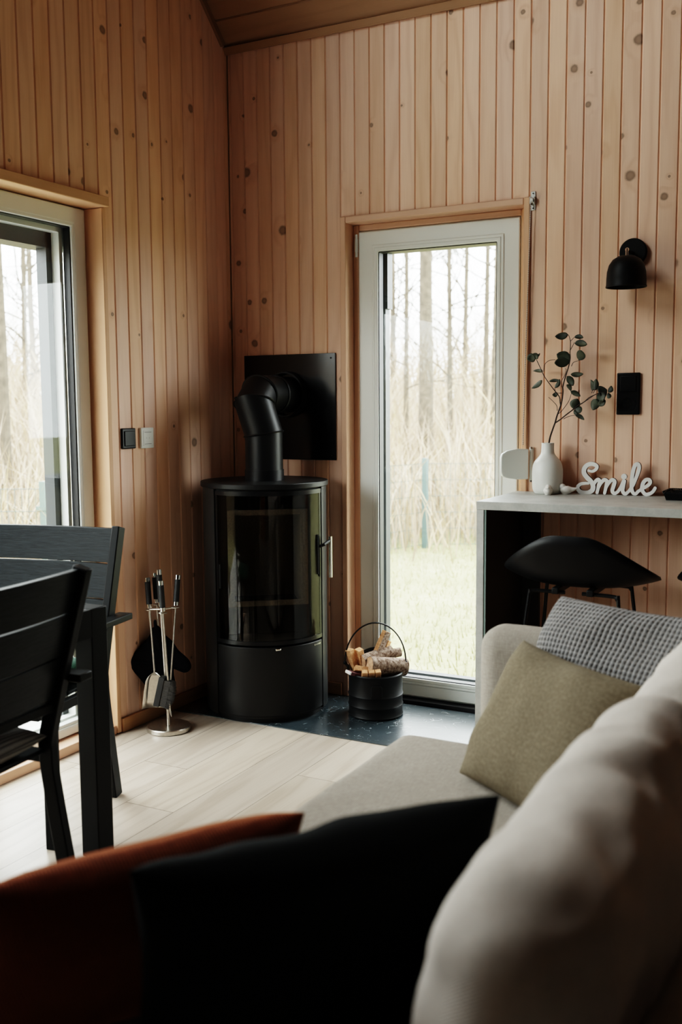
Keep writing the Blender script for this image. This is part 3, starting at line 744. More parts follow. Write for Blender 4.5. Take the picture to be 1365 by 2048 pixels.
def place(o, loc, ax):
    """aim local z along ax"""
    o.location = loc; o.rotation_mode = 'QUATERNION'; o.rotation_quaternion = Vector(ax).to_track_quat('Z', 'Y')
G = 'firewood in the black bucket'
def round_log(label, loc, ax, r, L):
    t = bpy.data.objects.new('firewood_log', None); COL.objects.link(t); tag(t, label, 'log', G); place(t, loc, ax)
    mb = MB(); n = 20; rs = [r*(1+.10*noise.noise(Vector((math.cos(2*PI*k/n)*1.5, math.sin(2*PI*k/n)*1.5, r*90)))) for k in range(n)]
    V = [(rs[k]*math.cos(2*PI*k/n), rs[k]*math.sin(2*PI*k/n), z) for z in (-L/2, -L/6, L/6, L/2) for k in range(n)]
    F = [(j*n+k, j*n+(k+1) % n, (j+1)*n+(k+1) % n, (j+1)*n+k) for j in range(3) for k in range(n)]
    mb.mesh(V, F); mb.build('bark', M['log_bark'], t)
    for z in (-L/2-.0004, L/2+.0004):
        mb = MB(); mb.mesh([(rs[k]*.97*math.cos(2*PI*k/n), rs[k]*.97*math.sin(2*PI*k/n), z) for k in range(n)], [tuple(range(n))])
        mb.build('cut_end', M['log_end'], t)
def split_log(label, loc, ax, poly, L, roll=0, bark=False):
    t = bpy.data.objects.new('split_firewood', None); COL.objects.link(t); tag(t, label, 'log', G)
    t.location = loc; t.rotation_mode = 'QUATERNION'; t.rotation_quaternion = Vector(ax).to_track_quat('Z', 'Y') @ Matrix.Rotation(R(roll), 4, 'Z').to_quaternion()
    mb = MB(); mb.prism(poly, L, Matrix.Translation((0,0,-L/2))); mb.build('split_wood', M['split'], t, bevel=.002, smooth=20)
    if bark:
        mb = MB(); p, q = poly[0], poly[1]; mb.box((p[0]-.003, min(p[1],q[1])-.0005, -L/2+.001),(p[0]-.0002, max(p[1],q[1])+.0005, L/2-.001)); mb.build('bark', M['log_bark'], t)
def W(a, b, z): # bucket-relative: a right, b toward viewer
    return Vector((BX,BY,.0045))+rt*a+vd*b+Vector((0,0,z))
def D3(a, b, z): return rt*a+vd*b+Vector((0,0,z))
round_log('thick round log with pale cut end at the right of the bucket', W(.050,.012,.208), D3(-.95,.42,.16), .037, .17)
round_log('knobbly bark log lying behind the thick round log in the bucket', W(.005,-.035,.238), D3(-.86,.55,-.16), .027, .15)
round_log('thin dark log end peeking over the thick round log in the bucket', W(.055,-.060,.240), D3(.9,-.3,.1), .020, .11)
split_log('tall split log with dark bark standing up in the bucket', W(.008,-.045,.255), D3(.40,-.18,.86), [(-.012,-.016),(-.012,.016),(.012,.014),(.012,-.014)], .19, 20, True)
split_log('short split log beside the tall upright one in the bucket', W(.030,-.062,.245), D3(.36,-.2,.85), [(-.016,-.012),(-.010,.012),(.014,.012),(.016,-.010)], .12, 40)
split_log('leftmost split log with rounded top in the bucket', W(-.093,-.010,.205), D3(-.22,.15,.92), [(-.016,-.012),(-.016,.012),(.014,.014),(.016,-.012)], .15, 10)
split_log('blocky split log second from left in the bucket', W(-.060,-.020,.215), D3(-.14,.25,.9), [(-.017,-.014),(-.015,.014),(.015,.013),(.017,-.013)], .13, -25)
for k, (a, lab) in enumerate(((-.046,'left one of three short split sticks at the bucket front'),(-.018,'middle one of three short split sticks at the bucket front'),(.008,'right one of three short split sticks at the bucket front'))):
    split_log(lab, W(a,.072-.004*k,.168), D3(.04,.42,.9), [(-.0125,-.011),(-.012,.011),(.0125,.011),(.012,-.012)], .085, 5*k)
split_log('flat pale split stick lying behind the three short sticks in the bucket', W(-.040,.035,.196), D3(-.9,.2,.2), [(-.014,-.010),(-.014,.010),(.014,.012),(.016,-.010)], .10, 30)
mbx = thing('matchbox', 'white and dark red matchbox poking over the left rim of bucket', 'matchbox', W(-.092,.060,.190)); mbx.rotation_euler = (R(6), R(18), R(62))
mb = MB(); mb.box((-.03,-.018,-.006),(.03,.018,.006)); mb.build('tray', M['matchbox_white'], mbx, bevel=.001)
mb = MB(); mb.box((-.024,-.0185,-.0066),(.031,.0185,.0066)); mb.build('sleeve', M['matchbox_dark'], mbx)

# ------------------------------------------------------------------ dining chairs and table
def make_chair(label, seat_mat, seat_kind, c_label):
    t = thing('armchair', label, 'chair', group='dark slatted armchairs around the table')
    for s_ in (-1, 1):
        # rear post and leg bend at the seat
        mb = MB(); pth = [(s_*.243,.245,0),(s_*.246,.190,.30),(s_*.248,.176,.41),(s_*.250,.186,.50),(s_*.252,.300,.905)]
        cp = catmull(pth, 6); V = []; F = []
        for i, p in enumerate(cp):
            tg = (cp[min(i+1,len(cp)-1)]-cp[max(i-1,0)]).normalized(); nn = Vector((1,0,0)).cross(tg).normalized()
            for a, b in ((-.014,-.021),(.014,-.021),(.014,.021),(-.014,.021)): V.append(p+Vector((a,0,0))+nn*b)
        m_ = len(cp)
        for i in range(m_-1):
            for q in range(4): F.append((i*4+q, i*4+(q+1) % 4, (i+1)*4+(q+1) % 4, (i+1)*4+q))
        F += [(0,1,2,3), ((m_-1)*4+3,(m_-1)*4+2,(m_-1)*4+1,(m_-1)*4)]
        mb.mesh(V, F); mb.build('rear_leg', M['chair_frame'], t, bevel=.003)
        mb = MB(); mb.box((s_*.278-.016,-.185,0),(s_*.278+.016,-.143,.603)); mb.build('front_leg', M['chair_frame'], t, bevel=.003)
        mb = MB(); mb.box((s_*.284-.026,-.215,.603),(s_*.284+.026,.275,.624)); mb.build('armrest', M['chair_frame'], t, bevel=.003)
        mb = MB(); mb.box((s_*.252-.012,-.165,.385),(s_*.252+.012,.185,.415)); mb.build('side_rail', M['chair_frame'], t, bevel=.002)
    mb = MB(); mb.box((-.24,-.165,.380),(.24,-.14,.415)); mb.build('front_rail', M['chair_frame'], t, bevel=.002)
    for k in range(4):
        mb = MB(); mb.box((-.238,-.19+.092*k,.415),(.238,-.19+.092*k+.086,.427)); mb.build('seat_slat', M['slat'], t, bevel=.002)
    # curved back slats
    for k in range(3):
        z0 = .562+k*.1145; z1 = z0+.1105; mb = MB(); V = []; UV = []; n = 14
        for i in range(n+1):
            x = -.238+.476*i/n; bow = -.016*(1-(x/.238)**2) if True else 0
            for z in (z0, z1):
                yb = .186+(z-.5)*(.114/.405)
                for th in (-.010, .010):
                    V.append((x, yb-.008-bow+th, z)); UV.append((x, z))
        F = []
        for i in range(n):
            a = i*4; b = a+4
            F += [(a,b,b+2,a+2),(a+1,a+3,b+3,b+1),(a,a+1,b+1,b),(a+2,b+2,b+3,a+3)]
        F += [(0,2,3,1),(n*4,n*4+1,n*4+3,n*4+2)]
        mb.mesh(V, F, UV); mb.build('back_slat', M['slat'], t, bevel=.002)
    mb = MB(); mb.box((-.238,.190,.527),(.238,.206,.550)); mb.build('back_rail', M['chair_frame'], t, bevel=.002)
    return t
def pillow(w, h, th, n=28, pinch=.07, wr=.008, seed=0, wf=7, sag=0, ear=.0):
    mb = MB(); V = []; F = []; UV = []; idx = {}
    for side in (1, -1):
        for i in range(n+1):
            for j in range(n+1):
                s_, t_ = -1+2*i/n, -1+2*j/n
                s_ = math.sin(s_*PI/2)*.35+s_*.65; t_ = math.sin(t_*PI/2)*.35+t_*.65
                x = w/2*s_*(1-pinch*(1-t_*t_)*abs(s_)); y = h/2*t_*(1-pinch*(1-s_*s_)*abs(t_))
                if ear: x *= 1+ear*(abs(s_*t_))**4; y *= 1+ear*(abs(s_*t_))**4
                b = max(0, (1-s_**4)*(1-t_**4))**.55
                z = side*th/2*b
                if b > 0:
                    q = Vector((x*wf, y*wf, seed+side*3.1)); k = noise.noise(q)*.7+noise.noise(q*2.3)*.35
                    e = min(1, b*1.6)
                    z += side*wr*k*e*(1.3-.6*b)
                edge = i in (0,n) or j in (0,n)
                if edge and (i,j) in idx: idx[(side,i,j)] = idx[(i,j)]; continue
                idx[(side,i,j)] = len(V)
                if edge: idx[(i,j)] = len(V)
                V.append((x,y,z)); UV.append((x+w/2+.3, y+h/2+.3))
        for i in range(n):
            for j in range(n):
                f = (idx[(side,i,j)], idx[(side,i+1,j)], idx[(side,i+1,j+1)], idx[(side,i,j+1)])
                F.append(f if side == 1 else tuple(reversed(f)))
    mb.mesh(V, F, UV); return mb
def orient(o, c, w, up):
    w = Vector(w).normalized(); up = Vector(up); up = (up-w*up.dot(w)).normalized(); nn = w.cross(up)
    o.matrix_world = frame3(w, up, nn, c)

ch = make_chair('dark grey slatted armchair facing camera by the glass wall, wood grain back lit', None, None, None)
ch2 = copy_tree(ch)
ch.location = (.223,-1.658,0); ch.rotation_euler = (0,0,R(9.8))
ch2.location = (.618,-2.292,0); ch2.rotation_euler = (0,0,R(-84.4)); ch2['label'] = 'dark armchair seen from behind in shadow, nearest at left of the photo'
def seat_cushion(name, label, mat, chair, w=.44):
    p = pillow(w, .40, .085, pinch=.02, wr=.004, seed=len(name)).build(name, mat, smooth=80, subsurf=1)
    th = chair.rotation_euler.z; c = Vector(chair.location)+Matrix.Rotation(th, 3, 'Z') @ Vector((0,-.005,.465))
    orient(p, c, (math.cos(th), math.sin(th), 0), (-math.sin(th), math.cos(th), 0)); return tag(p, label, 'cushion')
seat_cushion('seat_cushion', 'green velvet seat cushion on the armchair by the glass wall', M['green_cloth'], ch)
seat_cushion('seat_cushion', 'grey ribbed seat cushion on the nearest armchair at left', M['ribbed'], ch2, .46)

tb = thing('dining_table', 'dark grey square-legged dining table between the two armchairs', 'table', (.702,-1.712,0))
mb = MB()
for k in range(7):
    mb.box((-.655+.0905*k+.014,-1.49,.716),(-.655+.0905*k+.100,-.012,.735))
mb.build('tabletop', M['table_top'], tb, bevel=.002, smooth=0)
mb = MB(); fram(mb, -.655, 0, .660, 0, 0, 0, 0, lambda a,d,z:(a,d,z)) if False else None
mb.box((-.065,-.012,.655),(-.59,0,.736)); mb.box((-.065,-1.50,.655),(-.59,-1.488,.736)); mb.box((-.012,-1.44,.655),(0,-.065,.736)); mb.box((-.655,-1.44,.655),(-.643,-.065,.736)); mb.build('apron', M['chair_frame'], tb, smooth=0)
for a in (-.655,-.065):
    for b in (-1.50,-.065):
        mb = MB(); mb.box((a,b,0),(a+.065,b+.065,.7365)); mb.build('leg', M['chair_frame'], tb, bevel=.003)

# ------------------------------------------------------------------ bar counter and stools
CT = .954
ct = thing('bar_counter', 'grey concrete-look bar counter along the pine wall', 'counter', (1.37,-.485,0))
mb = MB(); mb.box((0,0,CT-.030),(1.75,.484,CT)); mb.build('worktop', M['concrete'], ct, bevel=.0015, smooth=0)
mb = MB(); mb.box((.001,.001,0),(.029,.480,CT-.0305)); mb.build('end_panel', M['concrete'], ct, bevel=.001, smooth=0)
mb = MB(); mb.box((.0295,.004,0),(.037,.008,CT-.031)); mb.build('panel_edge', M['panel_edge'], ct, smooth=0)
mb = MB(); mb.box((.0295,.0085,0),(.037,.44,CT-.031)); mb.box((.037,.44,0),(.105,.462,CT-.031)); mb.build('inner_panel', M['dark_panel'], ct, smooth=0)

def make_stool(label):
    t = thing('bar_stool', label, 'stool', group='black bar stools at the counter')
    na, nt = 72, 14; mb = MB(); V = []; F = []
    def sm(e0, e1, x): x = max(0, min(1, (x-e0)/(e1-e0))); return x*x*(3-2*x)
    for j in range(nt+1):
        q = j/nt
        for i in range(na):
            a = 2*PI*i/na; b = abs((a if a < PI else 2*PI-a))       # 0 = back
            h = .150*(1-sm(R(14), R(98), b))+.020*(1-sm(R(80), R(130), b))
            rx = .268; ry = .185 if b < PI/2 else .190
            e = 2.3
            r = (abs(math.sin(a)/rx)**e+abs(math.cos(a)/ry)**e)**(-1/e)
            rr_ = r*(q**.8)*(1-.04*0)
            z = .690+h*q**3.2-.018*(1-q*q)
            V.append((rr_*math.sin(a), -rr_*math.cos(a), z))
    for j in range(nt):
        for i in range(na): F.append((j*na+i, j*na+(i+1) % na, (j+1)*na+(i+1) % na, (j+1)*na+i))
    mb.mesh(V, F); mb.build('seat_shell', M['shell'], t, solid=.011, smooth=60)
    for sx in (-1,1):
        for sy in (-1,1):
            mb = MB(); mb.tube(catmull([(sx*.03,sy*.10,.655),(sx*.13,sy*.105,.655),(sx*.150,sy*.11,.645),(sx*.158,sy*.115,.60),(sx*.215,sy*.185,.004)], 5), .0065, 10); mb.build('leg', M['black_satin'], t)
    mb = MB(); mb.tube([(-.185,-.150,.26),(.185,-.150,.26),(.185,.150,.26),(-.185,.150,.26)], .006, 8, closed=True); mb.build('footrest', M['black_satin'], t)
    mb = MB()
    for sx in (-1,1): mb.box((sx*.06-.012,-.12,.650),(sx*.06+.012,.12,.672))
    mb.build('seat_bracket', M['black'], t, bevel=.003)
    return t
s1 = make_stool('low-backed black bar stool under the counter, seen behind the sofa'); s1.location = (1.742,-.43,0)
s2 = copy_tree(s1); s2.location = (2.335,-.40,0); s2['label'] = 'black bar stool cut off at the right edge of the photo'

# ------------------------------------------------------------------ things on the counter
vs = thing('bottle_vase', 'white ceramic bottle vase on the counter holding a eucalyptus branch', 'vase', (1.512,-.072,CT))
mb = MB(); mb.lathe(catmull([(.0,0,0),(.040,0,0),(.050,.004,0),(.0575,.022,0),(.0595,.06,0),(.0590,.095,0),(.052,.122,0),(.038,.140,0),(.0275,.154,0),(.0245,.170,0),(.0240,.192,0),(.0245,.196,0),(.0225,.197,0),(.021,.19,0),(.021,.16,0)], 5) and [(p.x,p.y) for p in catmull([(.0,0,0),(.040,0,0),(.050,.004,0),(.0575,.022,0),(.0595,.06,0),(.0590,.095,0),(.052,.122,0),(.038,.140,0),(.0275,.154,0),(.0245,.170,0),(.0240,.192,0),(.0245,.196,0),(.0225,.197,0),(.021,.19,0),(.021,.16,0)], 5)], n=48)
mb.build('vase_body', M['white_ceramic'], vs, smooth=60)
mb = MB(); mb.disc(.0205, .150, .152, n=24); mb.build('neck_shade_disc', M['dark_gap'], vs)  # dark disc across the neck, stands in for the shaded hollow

ST = dict(
 main=[(1.507,1.03),(1.511,1.10),(1.518,1.162),(1.526,1.196),(1.54,1.228),(1.546,1.256),(1.559,1.301),(1.57,1.343),(1.572,1.365)],
 up1=[(1.572,1.365),(1.576,1.384),(1.58,1.412),(1.585,1.445),(1.592,1.476),(1.593,1.495),(1.597,1.517),(1.598,1.539)],
 up2=[(1.568,1.365),(1.569,1.39),(1.576,1.409),(1.578,1.429),(1.575,1.437)],
 left=[(1.557,1.296),(1.555,1.309),(1.554,1.329),(1.538,1.354),(1.521,1.377),(1.497,1.408),(1.482,1.44),(1.469,1.471)],
 right=[(1.54,1.228),(1.56,1.242),(1.583,1.261),(1.608,1.281),(1.627,1.297),(1.647,1.308),(1.672,1.326),(1.71,1.341)],
 right2=[(1.636,1.3),(1.663,1.317),(1.707,1.341),(1.732,1.343)],
 mid=[(1.548,1.261),(1.565,1.278),(1.588,1.312),(1.601,1.342)],
 lowr=[(1.572,1.244),(1.594,1.254),(1.617,1.258)], sl=[(1.545,1.275),(1.541,1.295),(1.525,1.312),(1.507,1.328)],
 t1=[(1.598,1.539),(1.592,1.556),(1.586,1.564)], t2=[(1.599,1.539),(1.612,1.551)], t3=[(1.596,1.506),(1.607,1.522),(1.613,1.533)],
 t4=[(1.594,1.445),(1.602,1.459),(1.622,1.465)], t5=[(1.495,1.425),(1.502,1.453),(1.519,1.467),(1.541,1.47)], t6=[(1.682,1.341),(1.685,1.352)], t7=[(1.688,1.341),(1.696,1.355)],
 t8=[(1.541,1.345),(1.541,1.363)], t9=[(1.566,1.343),(1.55,1.343)])
LV = [((1.586,1.564),(1.538,1.559),.0113),((1.612,1.552),(1.648,1.548),.0071),((1.613,1.529),(1.662,1.522),.0107),((1.591,1.47),(1.543,1.491),.017),((1.591,1.467),(1.542,1.458),.0156),((1.622,1.465),(1.638,1.501),.017),((1.594,1.415),(1.642,1.415),.0079),((1.583,1.407),(1.608,1.37),.0107),((1.488,1.427),(1.443,1.43),.0057),((1.483,1.394),(1.442,1.364),.0085),((1.464,1.479),(1.432,1.475),.0141),((1.473,1.474),(1.452,1.492),.0099),((1.458,1.485),(1.481,1.496),.0042),((1.518,1.387),(1.558,1.389),.0051),((1.541,1.363),(1.558,1.396),.0071),((1.55,1.343),(1.53,1.338),.0079),((1.585,1.373),(1.598,1.348),.0079),((1.598,1.348),(1.634,1.329),.0079),((1.617,1.258),(1.651,1.239),.0071),((1.608,1.281),(1.624,1.32),.0156),((1.611,1.286),(1.642,1.275),.0113),((1.611,1.281),(1.624,1.263),.0071),((1.684,1.351),(1.673,1.392),.0085),((1.695,1.352),(1.697,1.395),.009),((1.71,1.341),(1.737,1.354),.0184),((1.73,1.316),(1.699,1.333),.017),((1.699,1.319),(1.684,1.276),.0136),((1.711,1.313),(1.728,1.294),.0127),((1.742,1.343),(1.753,1.368),.009),((1.742,1.343),(1.754,1.324),.0071)]
def depth_of(x, z): return -.072-.05*noise.noise(Vector((x*9, z*9, 2.0)))-.03*max(0, z-1.25)
br = thing('eucalyptus_branch', 'dark eucalyptus branch with round grey green leaves in the white vase', 'branch', (1.507,-.072,1.03))
base = Vector((1.507,-.072,1.03)); mb = MB()
for k, pts in ST.items():
    P = [Vector((x, depth_of(x, z) if z > 1.17 else -.072, z))-base for x, z in pts]; P = catmull(P, 4)
    ra = {'main': (.0036,.0026), 'right': (.0026,.0015), 'up1': (.0025,.0014), 'left': (.0023,.0013)}.get(k, (.0013,.0009))
    mb.tube(P, [ra[0]+(ra[1]-ra[0])*i/(len(P)-1) for i in range(len(P))], 8)
mb.build('stem', M['stem'], br)
mb = MB(); rl = random.Random(5)
for (a, b, hw) in LV:
    A = Vector((a[0], depth_of(*a), a[1]))-base; B = Vector((b[0], depth_of(*b)-rl.uniform(-.012,.016), b[1]))-base
    ax = B-A; sd = Vector((ax.z, 0, -ax.x)).normalized(); sd = (sd+Vector((0, rl.uniform(-.5,.5), 0))).normalized(); nn = ax.cross(sd).normalized()
    n = 10; V = []; F = []
    for i in range(n+1):
        q = i/n; wd = hw*1.30*(math.sin(PI*min(1, q**.85))**.62) if 0 < q < 1 else hw*.06
        for s_ in (-1,-.5,0,.5,1): V.append(A+ax*q+sd*wd*s_+nn*(.0035*abs(s_)*1.2+.006*math.sin(q*PI)))
    for i in range(n):
        for k in range(4): F.append((i*5+k, i*5+k+1, (i+1)*5+k+1, (i+1)*5+k))
    mb.mesh(V, F)
mb.build('foliage', M['leaf'], br, smooth=80, solid=.0006, recalc=False, merge=False)

# script sign
SM = {'S': [(1.665,1.048),(1.68,1.046),(1.693,1.054),(1.696,1.065),(1.687,1.072),(1.672,1.074),(1.656,1.067),(1.647,1.052),(1.648,1.037),(1.659,1.022),(1.675,1.006),(1.683,.991),(1.681,.974),(1.667,.964),(1.649,.962),(1.633,.966),(1.624,.977),(1.626,.988),(1.637,.996),(1.653,.999),(1.665,.999)],
 'm': [(1.683,.991),(1.693,1.008),(1.702,1.015),(1.708,1.007),(1.704,.987),(1.699,.964)], 'm_': [(1.702,.98),(1.714,1.003),(1.726,1.014),(1.736,1.008),(1.733,.988),(1.728,.963)],
 'm__': [(1.731,.981),(1.744,1.004),(1.756,1.015),(1.765,1.008),(1.761,.989),(1.757,.973),(1.765,.963),(1.778,.97)],
 'i': [(1.778,.97),(1.79,.99),(1.801,1.014),(1.797,.99),(1.796,.974),(1.805,.963),(1.818,.972)],
 'l': [(1.818,.972),(1.833,.995),(1.847,1.031),(1.855,1.059),(1.853,1.074),(1.846,1.077),(1.838,1.068),(1.832,1.044),(1.829,1.013),(1.829,.987),(1.835,.968),(1.845,.965),(1.854,.974)],
 'e': [(1.852,.973),(1.871,.986),(1.888,.997),(1.897,1.008),(1.894,1.018),(1.883,1.019),(1.873,1.009),(1.868,.992),(1.871,.975),(1.882,.964),(1.899,.968),(1.91,.978),(1.916,.989)]}
sg = thing('word_sign', 'white cut-out script sign reading Smile on the counter', 'sign', (1.77,-.036,CT))
mb = MB(); MF = frame3((1,0,0),(0,0,1),(0,-1,0),(-1.77,.009,-.9572))
def ribbon(pts, w0, w1, d):
    P = catmull([(x, z, 0) for x, z in pts], 7); out = [P[0]]
    for p in P[1:]:
        if (p-out[-1]).length > .0012: out.append(p)
    N = len(out); Lf = []; Rt = []
    for i, p in enumerate(out):
        t_ = (out[min(i+1, N-1)]-out[max(i-1, 0)]).normalized(); nn = Vector((-t_.y, t_.x, 0)); w = w0+(w1-w0)*math.sin(PI*i/(N-1))
        Lf.append(p+nn*w); Rt.append(p-nn*w)
    def q(p, z): return MF @ Vector((p.x, p.y, z))
    for i in range(N-1):
        A, B, C_, D_ = Lf[i], Rt[i], Rt[i+1], Lf[i+1]
        dd = d+.000004*i; mb.face([q(A,dd),q(B,dd),q(C_,dd),q(D_,dd)]); mb.face([q(A,0),q(D_,0),q(C_,0),q(B,0)])
        h_ = .0144; mb.face([q(A,0),q(A,h_),q(D_,h_),q(D_,0)], mi=1); mb.face([q(B,0),q(C_,0),q(C_,h_),q(B,h_)], mi=1); mb.face([q(A,h_),q(A,d),q(D_,d),q(D_,h_)]); mb.face([q(B,h_),q(C_,h_),q(C_,d),q(B,d)])
    for e_, j in ((0, 1), (N-1, N-2)):
        c_ = out[e_]; t_ = (c_-out[j]).normalized(); nn = Vector((-t_.y, t_.x, 0)); w = w0
        arc_ = [c_+nn*w*math.cos(PI*k/10)+t_*w*math.sin(PI*k/10) for k in range(11)]
        mb.face([q(p,d+.00001*e_) for p in arc_]); mb.face([q(p,0) for p in arc_])
        for k in range(10): mb.face([q(arc_[k],0),q(arc_[k+1],0),q(arc_[k+1],d),q(arc_[k],d)], mi=1)
for n_, (k, pts) in enumerate(SM.items()): ribbon(pts, .0058 if k != 'S' else .0050, .0072 if k != 'S' else .0092, .0146+.0004*n_)
mb.prism([(1.80+.0108*math.cos(2*PI*q/20), 1.0285+.0108*math.sin(2*PI*q/20)) for q in range(20)], .016, MF)
ribbon([(1.80,1.028),(1.7998,1.020),(1.7995,1.012)], .0045, .0045, .0145)
mb.build('lettering', [M['white_paint'], M['letter_side']], sg, smooth=0, merge=False, recalc=False)

# birds
def fuse(o, v=.0016):
    r = o.modifiers.new('fuse', 'REMESH'); r.mode = 'VOXEL'; r.voxel_size = v; r.use_smooth_shade = True
    s_ = o.modifiers.new('soft', 'SMOOTH'); s_.iterations = 6; s_.factor = .6
def bird(label, loc, rz):
    mb = MB()
    mb.ball((0,0,.0165), (.0235,.0185,.0165), 14); mb.ball((-.014,0,.030), (.0125,.012,.0115), 12)
    mb.tube([(.006,0,.019),(.024,0,.019),(.044,0,.025)], [.0155,.009,.0022], 14); mb.tube([(-.020,0,.030),(-.031,0,.029)], [.006,.0012], 10)
    mb.disc(.012, 0, .004, (-.002,0,0), 16)
    o = mb.build('bird_figurine', M['glazed'], smooth=80); fuse(o); o.location = loc; o.rotation_euler = (0,0,rz)
    return tag(o, label, 'figurine', 'ceramic bird figurines on the counter')
bird('glossy white bird figurine seen end on in front of the vase', (1.534,-.135,CT), R(106))
bird('glossy white bird figurine in profile, tail pointing at the Smile sign', (1.590,-.085,CT), R(8))

# woven tray at the right
tr = thing('woven_tray', 'shallow black woven tray at the right end of the counter', 'tray', (2.075,-.11,CT))
mb = MB(); mb.prism([(-.095,-.07),(.095,-.07),(.095,.07),(-.095,.07)], .004); 
V = []; F = []
for z, g in ((0,0),(.026,.008)):
    for t_ in (0, .004):
        for a, b in ((-1,-1),(1,-1),(1,1),(-1,1)): V.append((a*(.095+g-t_), b*(.07+g-t_), z))
for k in range(4):
    j = (k+1) % 4; F += [(k,j,8+j,8+k),(4+k,12+k,12+j,4+j),(8+k,8+j,12+j,12+k)]
mb.mesh(V, F); mb.build('tray_body', M['black_plastic'], tr, smooth=0)
mb = MB()
for k in range(34):
    a = -.10+.2*k/33
    mb.tube([(a,-.0795,.024),(a+.004,-.083,.031),(a+.009,-.075,.030)], .0022, 6); mb.tube([(a,.0795,.024),(a+.004,.083,.031),(a+.009,.075,.030)], .0022, 6)
for k in range(24):
    a = -.075+.15*k/23
    mb.tube([(-.104,a,.024),(-.107,a+.003,.031),(-.099,a+.007,.030)], .0022, 6)
mb.build('woven_rim', M['black'], tr)

# ------------------------------------------------------------------ wall fittings
lp = thing('wall_lamp', 'matte black dome wall lamp on the pine wall above the counter', 'lamp', (1.809,-.0005,1.862))
mb = MB(); mb.disc(.0505, 0, .022, n=40, ch=.004, M=frame3((1,0,0),(0,0,1),(0,-1,0),(0,0,0))); mb.build('wall_plate', M['lamp_black'], lp)
mb = MB(); mb.tube([(0,-.02,-.004),(-.002,-.055,-.004),(-.004,-.088,-.004)], .006, 12); mb.build('arm', M['lamp_black'], lp)
mb = MB(); mb.tube([(-.005,-.098,-.022),(-.005,-.098,.003)], .005, 12); mb.ball((-.005,-.094,-.001), .0075, 8); mb.build('joint', M['chrome'], lp)
mb = MB()
pr = [(.004,.1150),(.030,.1120),(.050,.100),(.063,.081),(.0695,.056),(.0712,.03),(.0718,.008),(.0735,.004),(.0735,0),(.0700,0),(.0690,.03),(.0670,.056),(.060,.081),(.048,.098),(.028,.109),(.0,.112)]
mb.lathe(pr, (-.005,-.098,-.137), n=48); mb.build('lamp_shade', M['lamp_black'], lp, smooth=60)
mb = MB(); mb.ball((-.005,-.098,-.085), .03, 12); mb.build('bulb', M['frosted'], lp)

so = thing('wall_socket', 'black double wall plate with switch above socket beside the branch', 'socket', (1.8015,-.0005,1.338))
mb = MB(); mb.box((-.0435,-.011,-.079),(.0435,0,.079)); mb.build('plate', M['black_plastic'], so, bevel=.004)
mb = MB(); mb.box((-.030,-.014,.008),(.030,-.010,.068)); mb.build('rocker', M['black_plastic'], so, bevel=.003)
mb = MB(); mb.lathe([(.0,-.004),(.020,-.004),(.022,.0015),(.029,.0015),(.029,-.002)], n=32, M=frame3((1,0,0),(0,0,1),(0,-1,0),(0,-.0112,-.037))); mb.build('socket_well', M['black_plastic'], so)
mb = MB()
for a, b in ((-.0095,0),(.0095,0),(0,-.011),(.0,.011)): mb.disc(.0022, 0, .003, n=10, M=frame3((1,0,0),(0,0,1),(0,-1,0),(a,-.0085,-.037+b)))
mb.build('contact', M['chrome'], so)

sw = thing('light_switch', 'square black light switch on the left pine wall', 'switch', (.0005,-.758,1.177))
mb = MB(); mb.box((0,-.042,-.041),(.010,.042,.041)); mb.build('plate', M['black_plastic'], sw, bevel=.004)
mb = MB(); mb.box((.009,-.030,-.030),(.0135,.030,.030)); mb.build('rocker', M['black_plastic'], sw, bevel=.003)
th = thing('wall_thermostat', 'square white wall controller right of the black light switch', 'controller', (.0005,-.645,1.176))
mb = MB(); mb.box((0,-.041,-.042),(.012,.041,.042)); mb.build('housing', M['white_plastic'], th, bevel=.004)
mb = MB(); mb.box((.011,-.029,-.032),(.0135,.029,.030)); mb.build('faceplate', M['white_plastic'], th, bevel=.002)
for z in (-.025,.0225):
    mb = MB(); mb.box((.0135,-.022,z),(.0139,.022,z+.0014)); mb.build('marking', M['rail'], th, smooth=0)
for a in (-.008,.008):
    mb = MB(); mb.disc(.0012, .0134, .0139, n=8, M=frame3((0,1,0),(0,0,1),(1,0,0),(0,a,.0))); mb.build('marking', M['rail'], th, smooth=0)

# shutter cord: guide, cord, swing winder
cg = thing('cord_guide', 'small chrome pulley bracket at the top right corner of the glass door', 'cord guide', (1.420,-.0005,2.088))
mb = MB(); mb.box((-.009,-.004,-.036),(.009,0,.036)); mb.build('back_plate', M['bright_steel'], cg, bevel=.001)
mb = MB(); mb.box((-.009,-.020,-.014),(-.006,-.003,.014)); mb.box((.006,-.020,-.014),(.009,-.003,.014)); mb.build('cheek', M['bright_steel'], cg)
mb = MB(); mb.disc(.011, -.005, .005, n=20, M=frame3((0,1,0),(0,0,1),(1,0,0),(0,-.015,0))); mb.build('pulley', M['bright_steel'], cg)
for z in (-.028,.028):
    mb = MB(); mb.disc(.003, 0, .002, n=10, M=frame3((1,0,0),(0,0,1),(0,-1,0),(0,-.004,z))); mb.build('screw', M['rail'], cg)
def mk_cord():
    t = NT('bead_cord'); tc = t.xyz(t.n('ShaderNodeTexCoord').outputs['Object'])
    s_ = t.math('GREATER_THAN', t.math('SINE', t.math('MULTIPLY', tc[2], 900)), 0)
    t.bsdf(t.mix(s_, (.30,.22,.18), (.70,.62,.56)), .6); return t.m
mb = MB(); mb.tube([(1.415,-.020,2.075),(1.408,-.020,1.75),(1.400,-.021,1.40),(1.397,-.024,1.14)], .0022, 8); o = mb.build('shutter_cord', mk_cord()); tag(o, 'thin beaded shutter cord hanging beside the glass door', 'cord')
wd = thing('cord_winder', 'white swing-out shutter cord winder beside the vase', 'cord winder', (1.427,-.0005,1.062))
